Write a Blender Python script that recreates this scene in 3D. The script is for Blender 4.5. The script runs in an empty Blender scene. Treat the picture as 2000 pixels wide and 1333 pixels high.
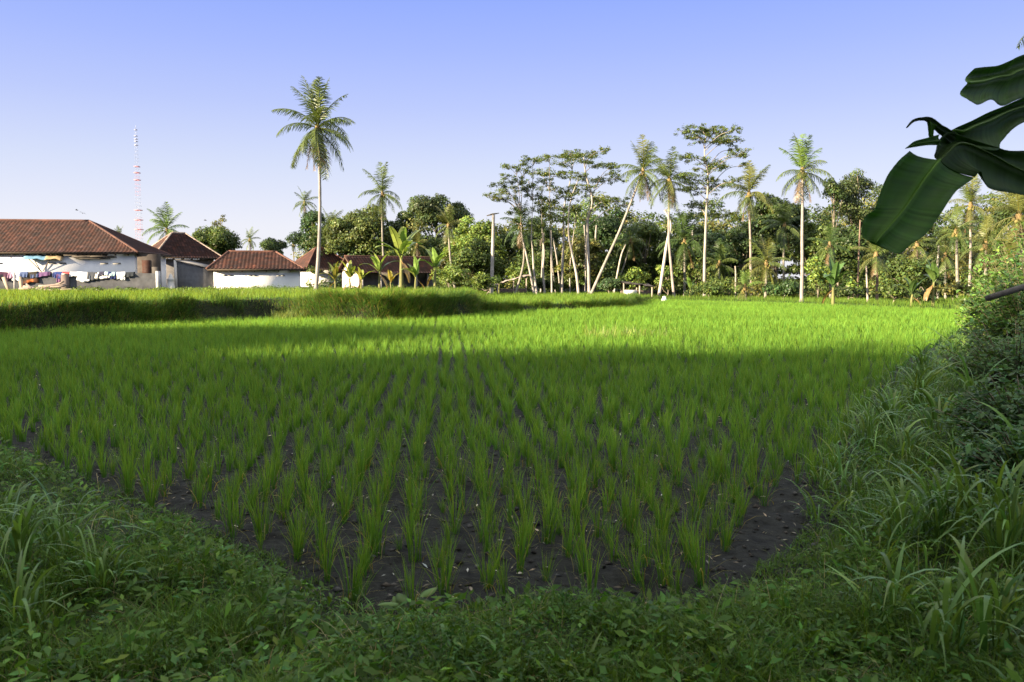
import bpy, math, random
import numpy as np
from mathutils import Vector, Matrix, Euler

# ------------------------------------------------------------------ camera, sky, sun, exposure
SC = bpy.context.scene
C = SC.collection
F = 1600.0                                   # focal length in pixels of the 2000 px wide photograph
PITCH = math.radians(4.34)
EYE = 1.7
cam = bpy.data.objects.new('camera', bpy.data.cameras.new('camera'))
C.objects.link(cam); SC.camera = cam
cam.data.sensor_width = 36.0; cam.data.lens = 36.0 * F / 2000.0
cam.location = (0, 0, EYE); cam.rotation_euler = (math.radians(90) - PITCH, 0, 0)
cam.data.clip_start = 0.05; cam.data.clip_end = 20000
cam.data.dof.use_dof = True; cam.data.dof.focus_distance = 16.0; cam.data.dof.aperture_fstop = 6.3

SUN_EL, SUN_AZ = 14.0, 60.0                  # azimuth: degrees to the left of straight behind the camera
sunv = Vector((-math.sin(math.radians(SUN_AZ)) * math.cos(math.radians(SUN_EL)),
               -math.cos(math.radians(SUN_AZ)) * math.cos(math.radians(SUN_EL)), math.sin(math.radians(SUN_EL))))
sl = bpy.data.lights.new('sun', 'SUN'); sl.energy = 5.0; sl.angle = math.radians(0.7); sl.color = (1.0, 0.82, 0.57)
sun = bpy.data.objects.new('sun', sl); C.objects.link(sun)
sun.rotation_euler = sunv.to_track_quat('Z', 'Y').to_euler(); sun.location = (-40, -20, 30)

W = bpy.data.worlds.new('World'); SC.world = W; W.use_nodes = True
nt = W.node_tree; bg = nt.nodes['Background']; bg.inputs[1].default_value = 0.1
sky = nt.nodes.new('ShaderNodeTexSky'); sky.sky_type = 'NISHITA'; sky.sun_disc = False
sky.sun_elevation = math.radians(SUN_EL); sky.sun_rotation = math.radians(180 + SUN_AZ)
tc = nt.nodes.new('ShaderNodeTexCoord'); sep = nt.nodes.new('ShaderNodeSeparateXYZ')
nt.links.new(tc.outputs['Generated'], sep.inputs[0])
ramp = nt.nodes.new('ShaderNodeValToRGB'); nt.links.new(sep.outputs['Z'], ramp.inputs[0])
els = [(0.0, (.93, .93, .97)), (0.06, (.88, .89, .965)), (0.13, (.70, .765, .955)), (0.20, (.52, .61, .98)),
       (0.26, (.40, .51, 1.0)), (0.34, (.27, .40, 1.0)), (0.5, (.80, .86, .95)), (1.0, (1.0, .99, .93))]
cr = ramp.color_ramp
while len(cr.elements) < len(els): cr.elements.new(0.5)
for e, (p, c) in zip(cr.elements, els): e.position = p; e.color = (*c, 1)
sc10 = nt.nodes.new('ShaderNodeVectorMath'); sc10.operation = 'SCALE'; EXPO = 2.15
up = nt.nodes.new('ShaderNodeMapRange'); up.inputs[1].default_value = .36; up.inputs[2].default_value = .62; up.inputs[3].default_value = 10 / 2 ** EXPO; up.inputs[4].default_value = 4.2    # sky above the frame made brighter to lift the shaded areas
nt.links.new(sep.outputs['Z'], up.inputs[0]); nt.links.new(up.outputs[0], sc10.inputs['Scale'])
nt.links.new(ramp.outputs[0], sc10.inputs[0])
tint = nt.nodes.new('ShaderNodeVectorMath'); tint.operation = 'MULTIPLY'; tint.inputs[1].default_value = (1.9 / 2 ** EXPO, 1.9 / 2 ** EXPO, 3.3 / 2 ** EXPO)
nt.links.new(sky.outputs[0], tint.inputs[0])
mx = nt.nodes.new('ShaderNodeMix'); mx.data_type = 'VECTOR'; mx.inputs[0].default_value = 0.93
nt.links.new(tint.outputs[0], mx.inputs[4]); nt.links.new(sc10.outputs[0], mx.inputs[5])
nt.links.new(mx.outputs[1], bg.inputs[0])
SC.view_settings.view_transform = 'Standard'; SC.view_settings.look = 'None'
SC.view_settings.exposure = EXPO; SC.view_settings.gamma = 1.0
SC.render.engine = 'CYCLES'
SC.cycles.use_denoising = True
SC.cycles.max_bounces = 6; SC.cycles.diffuse_bounces = 3; SC.cycles.glossy_bounces = 2
SC.cycles.transmission_bounces = 4; SC.cycles.transparent_max_bounces = 4
SC.cycles.caustics_reflective = False; SC.cycles.caustics_refractive = False

rng = np.random.default_rng(7); random.seed(7)
PI = math.pi
def P(px, py, d):
    """the world point at forward distance d seen at pixel (px, py) of the photograph"""
    cx, cy = (px - 1000) / F, (666.5 - py) / F
    y = math.cos(PITCH) + cy * math.sin(PITCH); z = -math.sin(PITCH) + cy * math.cos(PITCH)
    return Vector((cx * d / y, d, EYE + z * d / y))
def G(px, py, z=0.0):
    cx, cy = (px - 1000) / F, (666.5 - py) / F
    y = math.cos(PITCH) + cy * math.sin(PITCH); zz = -math.sin(PITCH) + cy * math.cos(PITCH)
    t = (z - EYE) / zz
    return (cx * t, y * t)
def smooth(e0, e1, x):
    t = np.clip((np.asarray(x, float) - e0) / (e1 - e0), 0, 1); return t * t * (3 - 2 * t)
def vnoise(x, y, s=1.0, seed=0):
    """smooth value noise, -1..1"""
    x = np.asarray(x, float) / s + seed * 17.3; y = np.asarray(y, float) / s - seed * 9.1
    xi, yi = np.floor(x), np.floor(y); fx, fy = x - xi, y - yi
    fx = fx * fx * (3 - 2 * fx); fy = fy * fy * (3 - 2 * fy)
    def h(a, b):
        v = np.sin(a * 127.1 + b * 311.7 + seed * 74.7) * 43758.5453; return v - np.floor(v)
    return 2 * ((h(xi, yi) * (1 - fx) + h(xi + 1, yi) * fx) * (1 - fy) + (h(xi, yi + 1) * (1 - fx) + h(xi + 1, yi + 1) * fx) * fy) - 1

# ------------------------------------------------------------------ mesh helpers
class MB:
    """collects vertices, faces and per-vertex colours, then links them as ONE mesh object"""
    def __init__(s): s.v = []; s.t = []; s.q = []; s.tr = []; s.n = 0
    def add(s, v, quads=None, tris=None, tint=(1, 1, 1)):
        v = np.asarray(v, np.float32).reshape(-1, 3)
        t = np.asarray(tint, np.float32)
        if t.ndim == 1: t = np.repeat(t[None], len(v), 0)
        s.v.append(v); s.t.append(t)
        if quads is not None and len(quads): s.q.append(np.asarray(quads, np.int64).reshape(-1, 4) + s.n)
        if tris is not None and len(tris): s.tr.append(np.asarray(tris, np.int64).reshape(-1, 3) + s.n)
        s.n += len(v); return s
    def mesh(s, name, mat, sm=False):
        v = np.concatenate(s.v); t = np.concatenate(s.t)
        q = np.concatenate(s.q) if s.q else np.zeros((0, 4), np.int64)
        tr = np.concatenate(s.tr) if s.tr else np.zeros((0, 3), np.int64)
        m = bpy.data.meshes.new(name)
        m.vertices.add(len(v)); m.vertices.foreach_set('co', v.ravel())
        nl = len(q) * 4 + len(tr) * 3
        m.loops.add(nl); m.loops.foreach_set('vertex_index', np.concatenate([q.ravel(), tr.ravel()]).astype(np.int32))
        m.polygons.add(len(q) + len(tr))
        st = np.concatenate([np.arange(len(q)) * 4, len(q) * 4 + np.arange(len(tr)) * 3]).astype(np.int32)
        m.polygons.foreach_set('loop_start', st)
        if sm: m.polygons.foreach_set('use_smooth', np.ones(len(q) + len(tr), bool))
        a = m.color_attributes.new('tint', 'FLOAT_COLOR', 'POINT')
        a.data.foreach_set('color', np.concatenate([t, np.ones((len(t), 1), np.float32)], 1).astype(np.float32).ravel())
        m.materials.append(mat); m.update(); m.validate()
        return m
    def build(s, name, mat, parent=None, sm=False):
        o = bpy.data.objects.new(name, s.mesh(name, mat, sm)); C.objects.link(o)
        if parent is not None: o.parent = parent
        return o
def tag(o, label=None, cat=None, group=None, kind=None):
    if label: o['label'] = label
    if cat: o['category'] = cat
    if group: o['group'] = group
    if kind: o['kind'] = kind
    return o
def empty(name, loc=(0, 0, 0), rz=0.0):
    o = bpy.data.objects.new(name, None); C.objects.link(o); o.location = loc; o.rotation_euler = (0, 0, rz); o.empty_display_size = 0.2
    return o
def inst(mesh, name, parent, loc=(0, 0, 0), rot=(0, 0, 0), sc=1.0):
    o = bpy.data.objects.new(name, mesh); C.objects.link(o); o.parent = parent
    o.location = loc; o.rotation_euler = rot; o.scale = (sc, sc, sc) if not hasattr(sc, '__len__') else sc
    return o
def tube(mb, pts, rad, sides=7, tint=(1, 1, 1), cap=True):
    pts = np.asarray(pts, float); n = len(pts); rad = np.broadcast_to(np.asarray(rad, float), (n,))
    tan = np.gradient(pts, axis=0); tan /= np.linalg.norm(tan, axis=1)[:, None] + 1e-9
    ref = np.where(np.abs(tan[:, 2:3]) > .9, np.array([[1., 0, 0]]), np.array([[0, 0, 1.]]))
    a = np.cross(tan, ref); a /= np.linalg.norm(a, axis=1)[:, None] + 1e-9; b = np.cross(tan, a)
    th = np.arange(sides) / sides * 2 * PI
    v = pts[:, None] + rad[:, None, None] * (a[:, None] * np.cos(th)[None, :, None] + b[:, None] * np.sin(th)[None, :, None])
    i = np.arange(n - 1)[:, None] * sides; j = np.arange(sides)[None]; k = (j + 1) % sides
    q = np.stack([i + j, i + k, i + sides + k, i + sides + j], -1).reshape(-1, 4)
    vv = v.reshape(-1, 3); tr = None
    if cap:
        vv = np.concatenate([vv, pts[:1], pts[-1:]]); c0, c1 = n * sides, n * sides + 1; J = np.arange(sides); K = (J + 1) % sides
        tr = np.concatenate([np.stack([K, J, np.full(sides, c0)], 1), np.stack([(n - 1) * sides + J, (n - 1) * sides + K, np.full(sides, c1)], 1)])
    tt = np.asarray(tint, float)
    if tt.ndim == 2: tt = np.concatenate([np.repeat(tt, sides, 0)] + ([tt[:1], tt[-1:]] if cap else []))
    mb.add(vv, q, tr, tt); return mb
def curve(pts, n=16):
    """Catmull-Rom through points"""
    p = np.asarray([tuple(a) for a in pts], float)
    if len(p) == 2: return p[0] + (p[1] - p[0]) * np.linspace(0, 1, n)[:, None]
    p = np.concatenate([[2 * p[0] - p[1]], p, [2 * p[-1] - p[-2]]]); out = []
    u = np.linspace(0, len(p) - 3 - 1e-6, n)
    for t in u:
        i = int(t); f = t - i; a, b, c, d = p[i:i + 4]
        out.append(.5 * (2 * b + (c - a) * f + (2 * a - 5 * b + 4 * c - d) * f * f + (3 * b - a - 3 * c + d) * f ** 3))
    return np.array(out)
def box(mb, c, s, rz=0.0, tint=(1, 1, 1), tilt=None):
    x, y, z = [h / 2 for h in s]
    v = np.array([[-x, -y, -z], [x, -y, -z], [x, y, -z], [-x, y, -z], [-x, -y, z], [x, -y, z], [x, y, z], [-x, y, z]])
    if tilt is not None: v = v @ np.array(Euler(tilt).to_matrix()).T
    cr_, sr = math.cos(rz), math.sin(rz)
    v = v @ np.array([[cr_, sr, 0], [-sr, cr_, 0], [0, 0, 1]]) + np.array(c)
    mb.add(v, [[0, 3, 2, 1], [4, 5, 6, 7], [0, 1, 5, 4], [1, 2, 6, 5], [2, 3, 7, 6], [3, 0, 4, 7]], None, tint); return mb
def unit(v): return v / (np.linalg.norm(v, axis=-1, keepdims=True) + 1e-9)
def rvec(n): return unit(rng.normal(size=(n, 3)))
def leaves(mb, cen, nor, size, aspect=0.5, tint=(1, 1, 1), fold=0.15):
    """rhombic leaves: centres (N,3), normals (N,3), length (N,)"""
    cen = np.asarray(cen, float); N = len(cen); size = np.broadcast_to(np.asarray(size, float), (N,))
    ax = unit(np.cross(nor, rvec(N))); sd = np.cross(nor, ax)
    h = size[:, None] / 2; w = h * aspect
    base = cen - ax * h; tip = cen + ax * h - nor * h * .25
    l = cen + sd * w + nor * w * fold - ax * h * .1; r = cen - sd * w + nor * w * fold - ax * h * .1
    v = np.stack([base, l, tip, r], 1).reshape(-1, 3)
    q = np.arange(N * 4).reshape(-1, 4)
    t = np.asarray(tint, float)
    if t.ndim == 2: t = np.repeat(t, 4, 0)
    mb.add(v, q, None, t)
def blades(mb, base, height, width, lean, az=None, segs=3, tint=(1, 1, 1), droop=0.0, tiptint=None):
    """grass blades: base (N,3), height, width, lean (fraction of height), azimuth of the lean; droop bends the tip down"""
    base = np.asarray(base, float); N = len(base)
    bc = lambda a: np.broadcast_to(np.asarray(a, float), (N,))
    height, width, lean, droop = bc(height), bc(width), bc(lean), bc(droop)
    az = rng.uniform(0, 2 * PI, N) if az is None else bc(az)
    d = np.stack([np.cos(az), np.sin(az), np.zeros(N)], 1); tw = az + PI / 2 + rng.normal(0, .5, N)
    s = np.stack([np.cos(tw), np.sin(tw), np.zeros(N)], 1)
    t = np.linspace(0, 1, segs + 1)
    rows = []
    for k, tk in enumerate(t):
        c = base + d * (height * lean * (tk ** 1.6))[:, None] + np.array([0, 0, 1.]) * (height * (tk - droop * tk ** 2.6))[:, None]
        wk = width * (0.55 + 0.9 * tk - 1.4 * tk ** 2.2 if k < segs else 0.04) * .5
        rows.append(c - s * wk[:, None]); rows.append(c + s * wk[:, None])
    v = np.stack(rows, 1).reshape(-1, 3); m = 2 * (segs + 1)
    i = np.arange(N)[:, None] * m; k = np.arange(segs)[None] * 2
    q = np.stack([i + k, i + k + 1, i + k + 3, i + k + 2], -1).reshape(-1, 4)
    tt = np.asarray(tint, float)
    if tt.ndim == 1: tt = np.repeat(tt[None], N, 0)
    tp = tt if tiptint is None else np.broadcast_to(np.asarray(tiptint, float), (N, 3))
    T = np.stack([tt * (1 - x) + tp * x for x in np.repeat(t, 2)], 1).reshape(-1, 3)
    mb.add(v, q, None, T)
def vary(base, n, amt=0.25, hue=0.12):
    b = np.asarray(base, float); k = np.exp(rng.normal(0, amt, (n, 1)))
    h = np.exp(rng.normal(0, hue, (n, 1)))
    return b * k * np.concatenate([h, np.ones((n, 1)), 1 / h], 1)

# ------------------------------------------------------------------ materials
def new_mat(name):
    m = bpy.data.materials.new(name); m.use_nodes = True; return m, m.node_tree, m.node_tree.nodes['Principled BSDF']
def leaf_mat(name, transl=0.35, rough=0.5, spec=0.35, warm=(1.25, 1.15, .6)):
    m, t, b = new_mat(name); N, L = t.nodes, t.links
    a = N.new('ShaderNodeAttribute'); a.attribute_name = 'tint'
    L.new(a.outputs['Color'], b.inputs['Base Color']); b.inputs['Roughness'].default_value = rough; b.inputs['Specular IOR Level'].default_value = spec
    tr = N.new('ShaderNodeBsdfTranslucent'); mul = N.new('ShaderNodeVectorMath'); mul.operation = 'MULTIPLY'; mul.inputs[1].default_value = warm
    L.new(a.outputs['Color'], mul.inputs[0]); L.new(mul.outputs[0], tr.inputs['Color'])
    ms = N.new('ShaderNodeMixShader'); ms.inputs[0].default_value = transl
    L.new(b.outputs[0], ms.inputs[1]); L.new(tr.outputs[0], ms.inputs[2]); L.new(ms.outputs[0], N['Material Output'].inputs[0])
    return m
def surf_mat(name, rough=0.85, scale=3.0, lo=.75, hi=1.2, bump=0.2, stain=0.0, stain_scale=.6, spec=.3, zs=1.0, stain_col=(.12, .11, .10)):
    """tinted solid surface, mottled by noise, with optional weather stains"""
    m, t, b = new_mat(name); N, L = t.nodes, t.links
    a = N.new('ShaderNodeAttribute'); a.attribute_name = 'tint'
    tc = N.new('ShaderNodeTexCoord'); mp = N.new('ShaderNodeMapping'); mp.inputs['Scale'].default_value = (1, 1, zs); L.new(tc.outputs['Object'], mp.inputs[0])
    n = N.new('ShaderNodeTexNoise'); n.inputs['Scale'].default_value = scale; n.inputs['Detail'].default_value = 8; n.inputs['Roughness'].default_value = .65
    L.new(mp.outputs[0], n.inputs['Vector'])
    r = N.new('ShaderNodeMapRange'); r.inputs[1].default_value = .3; r.inputs[2].default_value = .7; r.inputs[3].default_value = lo; r.inputs[4].default_value = hi
    L.new(n.outputs[0], r.inputs[0])
    mul = N.new('ShaderNodeVectorMath'); mul.operation = 'SCALE'; L.new(a.outputs['Color'], mul.inputs[0]); L.new(r.outputs[0], mul.inputs['Scale'])
    out = mul.outputs[0]
    if stain:
        n2 = N.new('ShaderNodeTexNoise'); n2.inputs['Scale'].default_value = stain_scale; n2.inputs['Detail'].default_value = 9; n2.inputs['Roughness'].default_value = .7; L.new(mp.outputs[0], n2.inputs['Vector'])
        r2 = N.new('ShaderNodeMapRange'); r2.inputs[1].default_value = .5; r2.inputs[2].default_value = .75; r2.inputs[3].default_value = 0; r2.inputs[4].default_value = stain; L.new(n2.outputs[0], r2.inputs[0])
        mm = N.new('ShaderNodeMix'); mm.data_type = 'RGBA'; L.new(r2.outputs[0], mm.inputs[0]); L.new(out, mm.inputs[6]); mm.inputs[7].default_value = (*stain_col, 1); out = mm.outputs[2]
    L.new(out, b.inputs['Base Color']); b.inputs['Roughness'].default_value = rough; b.inputs['Specular IOR Level'].default_value = spec
    if bump:
        bp = N.new('ShaderNodeBump'); bp.inputs['Strength'].default_value = bump; bp.inputs['Distance'].default_value = .03; L.new(n.outputs[0], bp.inputs['Height']); L.new(bp.outputs[0], b.inputs['Normal'])
    return m
M_rice = leaf_mat('rice_leaf', .42, .55, .11, (1.45, 1.15, .5))
M_grass = leaf_mat('grass_leaf', .38, .45, .2)
M_clump = leaf_mat('broad_grass_leaf', .35, .36, .30)
M_leaf = leaf_mat('tree_leaf', .32, .45, .25)
M_frond = leaf_mat('palm_frond', .28, .42, .45)
M_banana = leaf_mat('banana_leaf', .35, .35, .5, (1.1, 1.2, .5))
M_bark = surf_mat('bark', .9, 4.0, .7, 1.2, .5, stain=.35, stain_scale=1.5, zs=.35)
M_palmbark = surf_mat('palm_bark', .85, 6.0, .75, 1.2, .5, stain=.3, stain_scale=1.2, zs=3.0)
M_white = surf_mat('whitewash', .8, 2.0, .92, 1.05, .1, stain=.35, stain_scale=.5, zs=.4, stain_col=(.45, .42, .38))
M_block = surf_mat('grey_block', .9, 3.0, .7, 1.25, .4, stain=.6, stain_scale=.8)
M_tile = surf_mat('clay_tile', .8, 1.2, .65, 1.3, .2, stain=.55, stain_scale=.35, stain_col=(.035, .025, .022))
M_wood = surf_mat('old_wood', .85, 5.0, .7, 1.25, .3, zs=.3)
M_cloth = surf_mat('cloth', .9, 8.0, .85, 1.1, .1)
M_metal = surf_mat('painted_metal', .5, 3.0, .95, 1.05, 0)
# ------------------------------------------------------------------ terrain
FP = [(-9.5, 10.5)] + [G(*p) for p in [(0, 872), (150, 945), (300, 1008), (420, 1066), (560, 1130), (650, 1182), (760, 1206), (900, 1204), (1080, 1192),
      (1250, 1197), (1400, 1176), (1500, 1150), (1580, 1085), (1618, 1000), (1640, 920), (1660, 860), (1700, 790), (1740, 745), (1800, 700), (1850, 665),
      (1888, 640), (1905, 624), (1880, 612), (1700, 604), (1550, 598), (1400, 593), (1290, 589), (1258, 592), (1245, 606), (1100, 611), (940, 617), (925, 622),
      (880, 626), (830, 630), (740, 634), (640, 632), (560, 629), (525, 627), (420, 632), (300, 640), (150, 649), (0, 658), (-150, 670), (-320, 688)]]
FP = np.array(FP)
def sdf(x, y):
    """signed distance to the edge of the paddy, negative inside"""
    x = np.asarray(x, float); y = np.asarray(y, float)
    d = np.full(x.shape, 1e9); ins = np.zeros(x.shape, bool)
    for i in range(len(FP)):
        ax, ay = FP[i]; bx, by = FP[(i + 1) % len(FP)]
        ex, ey = bx - ax, by - ay
        t = np.clip(((x - ax) * ex + (y - ay) * ey) / (ex * ex + ey * ey), 0, 1)
        d = np.minimum(d, (x - ax - t * ex) ** 2 + (y - ay - t * ey) ** 2)
        c = ((ay > y) != (by > y)) & (x < ex * (y - ay) / (ey if abs(ey) > 1e-9 else 1e-9) + ax)
        ins ^= c
    d = np.sqrt(d)
    return np.where(ins, -d, d)
def height(x, y, sd=None):
    x = np.asarray(x, float); y = np.asarray(y, float)
    if sd is None: sd = sdf(x, y)
    sd = sd + .12 * vnoise(x, y, .7, 3) + .28 * vnoise(x, y, 2.3, 9) * smooth(18, 24, y)
    px = 1000 + F * x / np.maximum(y, .5)
    terr = 0.85 - .45 * smooth(905, 950, px) - .18 * smooth(1180, 1330, px)
    terr = np.where(y > 62, np.maximum(terr, .4 * smooth(62, 80, y)), terr)
    near = np.where(x > 0, .10 + .60 * smooth(.3, 3.5, sd) * smooth(1.2, 4, x), .10 + .12 * smooth(.5, 2.0, sd) + .04 * vnoise(x, y, 1.3, 5))
    k = smooth(17, 22, y) * (1 - smooth(.50, .58, x / np.maximum(y, 1)) * (1 - smooth(45, 60, y)))
    H = near * (1 - k) + terr * k
    w = .45 + .25 * k
    z = H * smooth(0, 1, sd / w)
    lump = np.where(sd < 0, .026 * vnoise(x, y, .22, 1) + .02 * vnoise(x, y, .10, 2), .05 * vnoise(x, y, .5, 4)) * np.where(y < 20, 1, .6)
    return z + lump
def hz(x, y): return float(height(np.array([x]), np.array([y]))[0])
def axis(segs):
    out = [segs[0][0]]
    for a, b, st in segs:
        n = max(1, int(round((b - a) / st))); out += list(np.linspace(a, b, n + 1)[1:])
    return np.array(out)
far = list(np.geomspace(40, 6000, 26))
gx = np.array([-v for v in far[::-1]] + list(axis([(-40, -24, .8), (-24, -7, .3), (-7, 8, .085), (8, 24, .3), (24, 40, .8)])[1:-1]) + far)
gy = np.array(sorted([-v for v in np.geomspace(12, 3000, 16)] + list(axis([(-12, 1, .6), (1, 9, .075), (9, 20, .2), (20, 64, .33), (64, 100, 1.2)])[1:]) + list(np.geomspace(102, 6000, 22))))
X, Y = np.meshgrid(gx, gy); SD = sdf(X, Y); Z = height(X, Y, SD)
soil = np.array([.0155, .0160, .0135]); turf = np.array([.018, .030, .008]); bank = np.array([.014, .017, .008])
kf = smooth(-.05, .25, SD)[..., None]; kb = (smooth(.0, .2, SD) * (1 - smooth(.6, 1.1, SD)))[..., None] * (Y > 20)[..., None]
T = soil * (1 - kf) + turf * kf; T = T * (1 - kb) + bank * kb
nx, ny = len(gx), len(gy)
I = (np.arange(ny - 1)[:, None] * nx + np.arange(nx - 1)[None])
Q = np.stack([I, I + 1, I + nx + 1, I + nx], -1).reshape(-1, 4)
M_ground = surf_mat('wet_soil', .8, 11.0, .35, 2.0, 1.0, spec=.10)
g = MB().add(np.stack([X, Y, Z], -1), Q, None, T.reshape(-1, 3)).build('ground', M_ground, sm=True)
tag(g, kind='structure')
# ------------------------------------------------------------------ houses
WHT = (.78, .77, .75); BLK = (.088, .091, .099); DARK = (.02, .018, .016)
class Loc:
    """a local frame: x along the facade, y away from the viewer, z up"""
    def __init__(s, o, ang): s.o = np.array(o, float); a = math.radians(ang); s.a = a; s.c, s.s = math.cos(a), math.sin(a)
    def __call__(s, p):
        p = np.asarray(p, float); return np.stack([p[..., 0] * s.c - p[..., 1] * s.s, p[..., 0] * s.s + p[..., 1] * s.c, p[..., 2]], -1)
def roof_face(mb, A, B, Cc, D, pitch=.27, row=.32, seed=0):
    """clay barrel tiles laid over the face A-B (eave) and D-C (ridge, may be one point)"""
    A, B, Cc, D = [np.array(p, float) for p in (A, B, Cc, D)]
    u = B - A; L = np.linalg.norm(u); u /= L
    up = (D - A) - u * np.dot(D - A, u); H = np.linalg.norm(up); up /= H; n = np.cross(u, up); n *= np.sign(n[2]) or 1
    lD, lC = np.dot(D - A, u), np.dot(Cc - A, u)
    nr = max(3, int(H / row)); nc = max(4, int(L / pitch)); per = 4
    us = np.arange(nc * per + 1) / per / nc * L
    prof = .045 * np.abs(np.sin(us / L * nc * PI)) ** .8
    V, Tt = [], []
    r = np.random.default_rng(seed + 5)
    coltint = np.exp(r.normal(0, .28, (nr, nc))); hue = r.normal(0, .12, (nr, nc))
    for i in range(nr):
        for e, (v, lift) in enumerate(((i / nr, .05), ((i + 1) / nr, .012))):
            lo = lD * v; hi = L + (lC - L) * v
            uu = np.clip(us, lo, hi)
            V.append(A + uu[:, None] * u + v * H * up + (prof + lift)[:, None] * n)
            ci = np.minimum((us / L * nc).astype(int), nc - 1)
            k = coltint[i, ci]; h = np.exp(hue[i, ci])
            Tt.append(np.stack([.040 * k * h, .0165 * k, .0125 * k / h], 1))
    V = np.array(V); m = V.shape[1]; R = V.shape[0]
    I = np.arange(R - 1)[:, None] * m + np.arange(m - 1)[None]
    mb.add(V, np.stack([I, I + 1, I + m + 1, I + m], -1).reshape(-1, 4), None, np.array(Tt).reshape(-1, 3))
def ridge_tube(mb, a, b, r=.10, tint=(.11, .05, .035), sag=0.0):
    p = np.linspace(0, 1, 14)[:, None]; q = np.array(a) + (np.array(b) - np.array(a)) * p; q[:, 2] += .05 - sag * np.sin(PI * p[:, 0])
    k = np.exp(rng.normal(0, .2, (14, 1))); tube(mb, q, r, 6, np.array(tint) * k)
def hip_house(name, label, o, ang, L, Wd, wall_h, eave_h, rise, over, ridge, cap=(.11, .05, .035), wall_tint=WHT, wall_mat=None, vents=(), seed=0, wall_x=None):
    """o = front left corner of the wall on the ground; ridge = (x0, x1) of the ridge along the facade"""
    root = empty(name, o, math.radians(ang)); tag(root, label, 'house')
    x0, x1 = (0, L) if wall_x is None else wall_x
    mb = MB()
    for c, s_ in (((x0 + x1) / 2, .1, wall_h / 2 - .4), (x1 - x0, .2, wall_h + .8)), (((x0 + x1) / 2, Wd - .1, wall_h / 2 - .4), (x1 - x0, .2, wall_h + .8)), \
                 ((x0 + .1, Wd / 2, wall_h / 2 - .4), (.2, Wd - .4, wall_h + .8)), ((x1 - .1, Wd / 2, wall_h / 2 - .4), (.2, Wd - .4, wall_h + .8)):
        box(mb, c, s_, 0, wall_tint)
    w = mb.build('wall', wall_mat or M_white, root)
    for vx, vz, vw, vh in vents:
        v = MB(); box(v, (vx, -.006, vz), (vw, .06, vh), 0, DARK); box(v, (vx, -.03, vz - vh / 2 - .015), (vw + .06, .05, .03), 0, (.5, .49, .46)); v.build('vent', M_wood, w)
    e = eave_h
    A, B = (-over, -over, e), (L + over, -over, e); Cb, Db = (L + over, Wd + over, e), (-over, Wd + over, e)
    R0, R1 = (ridge[0], Wd / 2, e + rise), (ridge[1], Wd / 2, e + rise)
    rb = MB()
    roof_face(rb, A, B, R1, R0, seed=seed); roof_face(rb, B, Cb, R1, R1, seed=seed + 1); roof_face(rb, Cb, Db, R0, R1, seed=seed + 2); roof_face(rb, Db, A, R0, R0, seed=seed + 3)
    rf = rb.build('roof', M_tile, root)
    cb = MB()
    if ridge[1] - ridge[0] > .3: ridge_tube(cb, R0, R1, .11, cap)
    for a, b in ((A, R0), (B, R1), (Cb, R1), (Db, R0)): ridge_tube(cb, a, b, .09, cap)
    cb.build('ridge_cap', M_tile, rf)
    ub = MB()                                                     # soffit boards, fascia and rafter ends
    t = .05
    box(ub, (L / 2, -over / 2 + .0, e - .05), (L + 2 * over - .1, over - .1, t), 0, (.10, .075, .05)); box(ub, (L / 2, Wd + over / 2, e - .05), (L + 2 * over - .1, over - .1, t), 0, (.10, .075, .05))
    box(ub, (-over / 2, Wd / 2, e - .052), (over - .1, Wd - .05, t), 0, (.10, .075, .05)); box(ub, (L + over / 2, Wd / 2, e - .052), (over - .1, Wd - .05, t), 0, (.10, .075, .05))
    box(ub, (L / 2, -over + .02, e - .02), (L + 2 * over - .02, .03, .13), 0, (.055, .04, .03))
    box(ub, (-over + .02, Wd / 2, e - .021), (.03, Wd + 2 * over - .1, .13), 0, (.055, .04, .03)); box(ub, (L + over - .02, Wd / 2, e - .021), (.03, Wd + 2 * over - .1, .13), 0, (.055, .04, .03))
    for x in np.arange(.3, L, .9): box(ub, (x, -over / 2 + .02, e - .14), (.06, over - .14, .1), 0, (.07, .05, .035))
    ub.build('eave_boards', M_wood, rf)
    return root, rf, w
GZ = .85
# long house at the left
pr = P(264, 545, 62.0); ang1 = 7.0
L1 = 16.0; o1 = (pr.x - L1 * math.cos(math.radians(ang1)), pr.y - L1 * math.sin(math.radians(ang1)), GZ)
long_house, roof1, wall1 = hip_house('long_house', 'long whitewashed house with a big brown tiled hip roof at the far left', o1, ang1, L1, 8.0, 2.75, 2.78, 2.6, .4, (4.2, L1 - 4.6), seed=1,
    vents=[(L1 - x, 2.02, .5, .07) for x in (10.45, 9.6, 5.85, 5.1, 2.15, 1.25)])
ab = MB()                                                       # lean-to awnings under the eaves
for k, (xa, wa, col) in enumerate(((L1 - 6.9, 1.7, (.13, .26, .38)), (L1 - 5.6, 1.2, (.33, .25, .14)))):
    lo = Loc((0, 0, 0), 0); n = 9; xs = np.linspace(-wa / 2, wa / 2, n); zz = np.array([0, 1.])
    v = np.array([[xa + x, -.02 - .5 * b, 2.62 - .30 * b - .22 * (abs(x) / wa * 1.6) ** 2 * b + .03 * math.sin(9 * x)] for b in (0, .5, 1) for x in xs])
    I = np.arange(2)[:, None] * n + np.arange(n - 1)[None]
    ab.add(v, np.stack([I, I + 1, I + n + 1, I + n], -1).reshape(-1, 4), None, col)
aw = ab.build('awning', M_cloth, long_house); sm_ = aw.modifiers.new('thick', 'SOLIDIFY'); sm_.thickness = .02
sb = MB()
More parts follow.
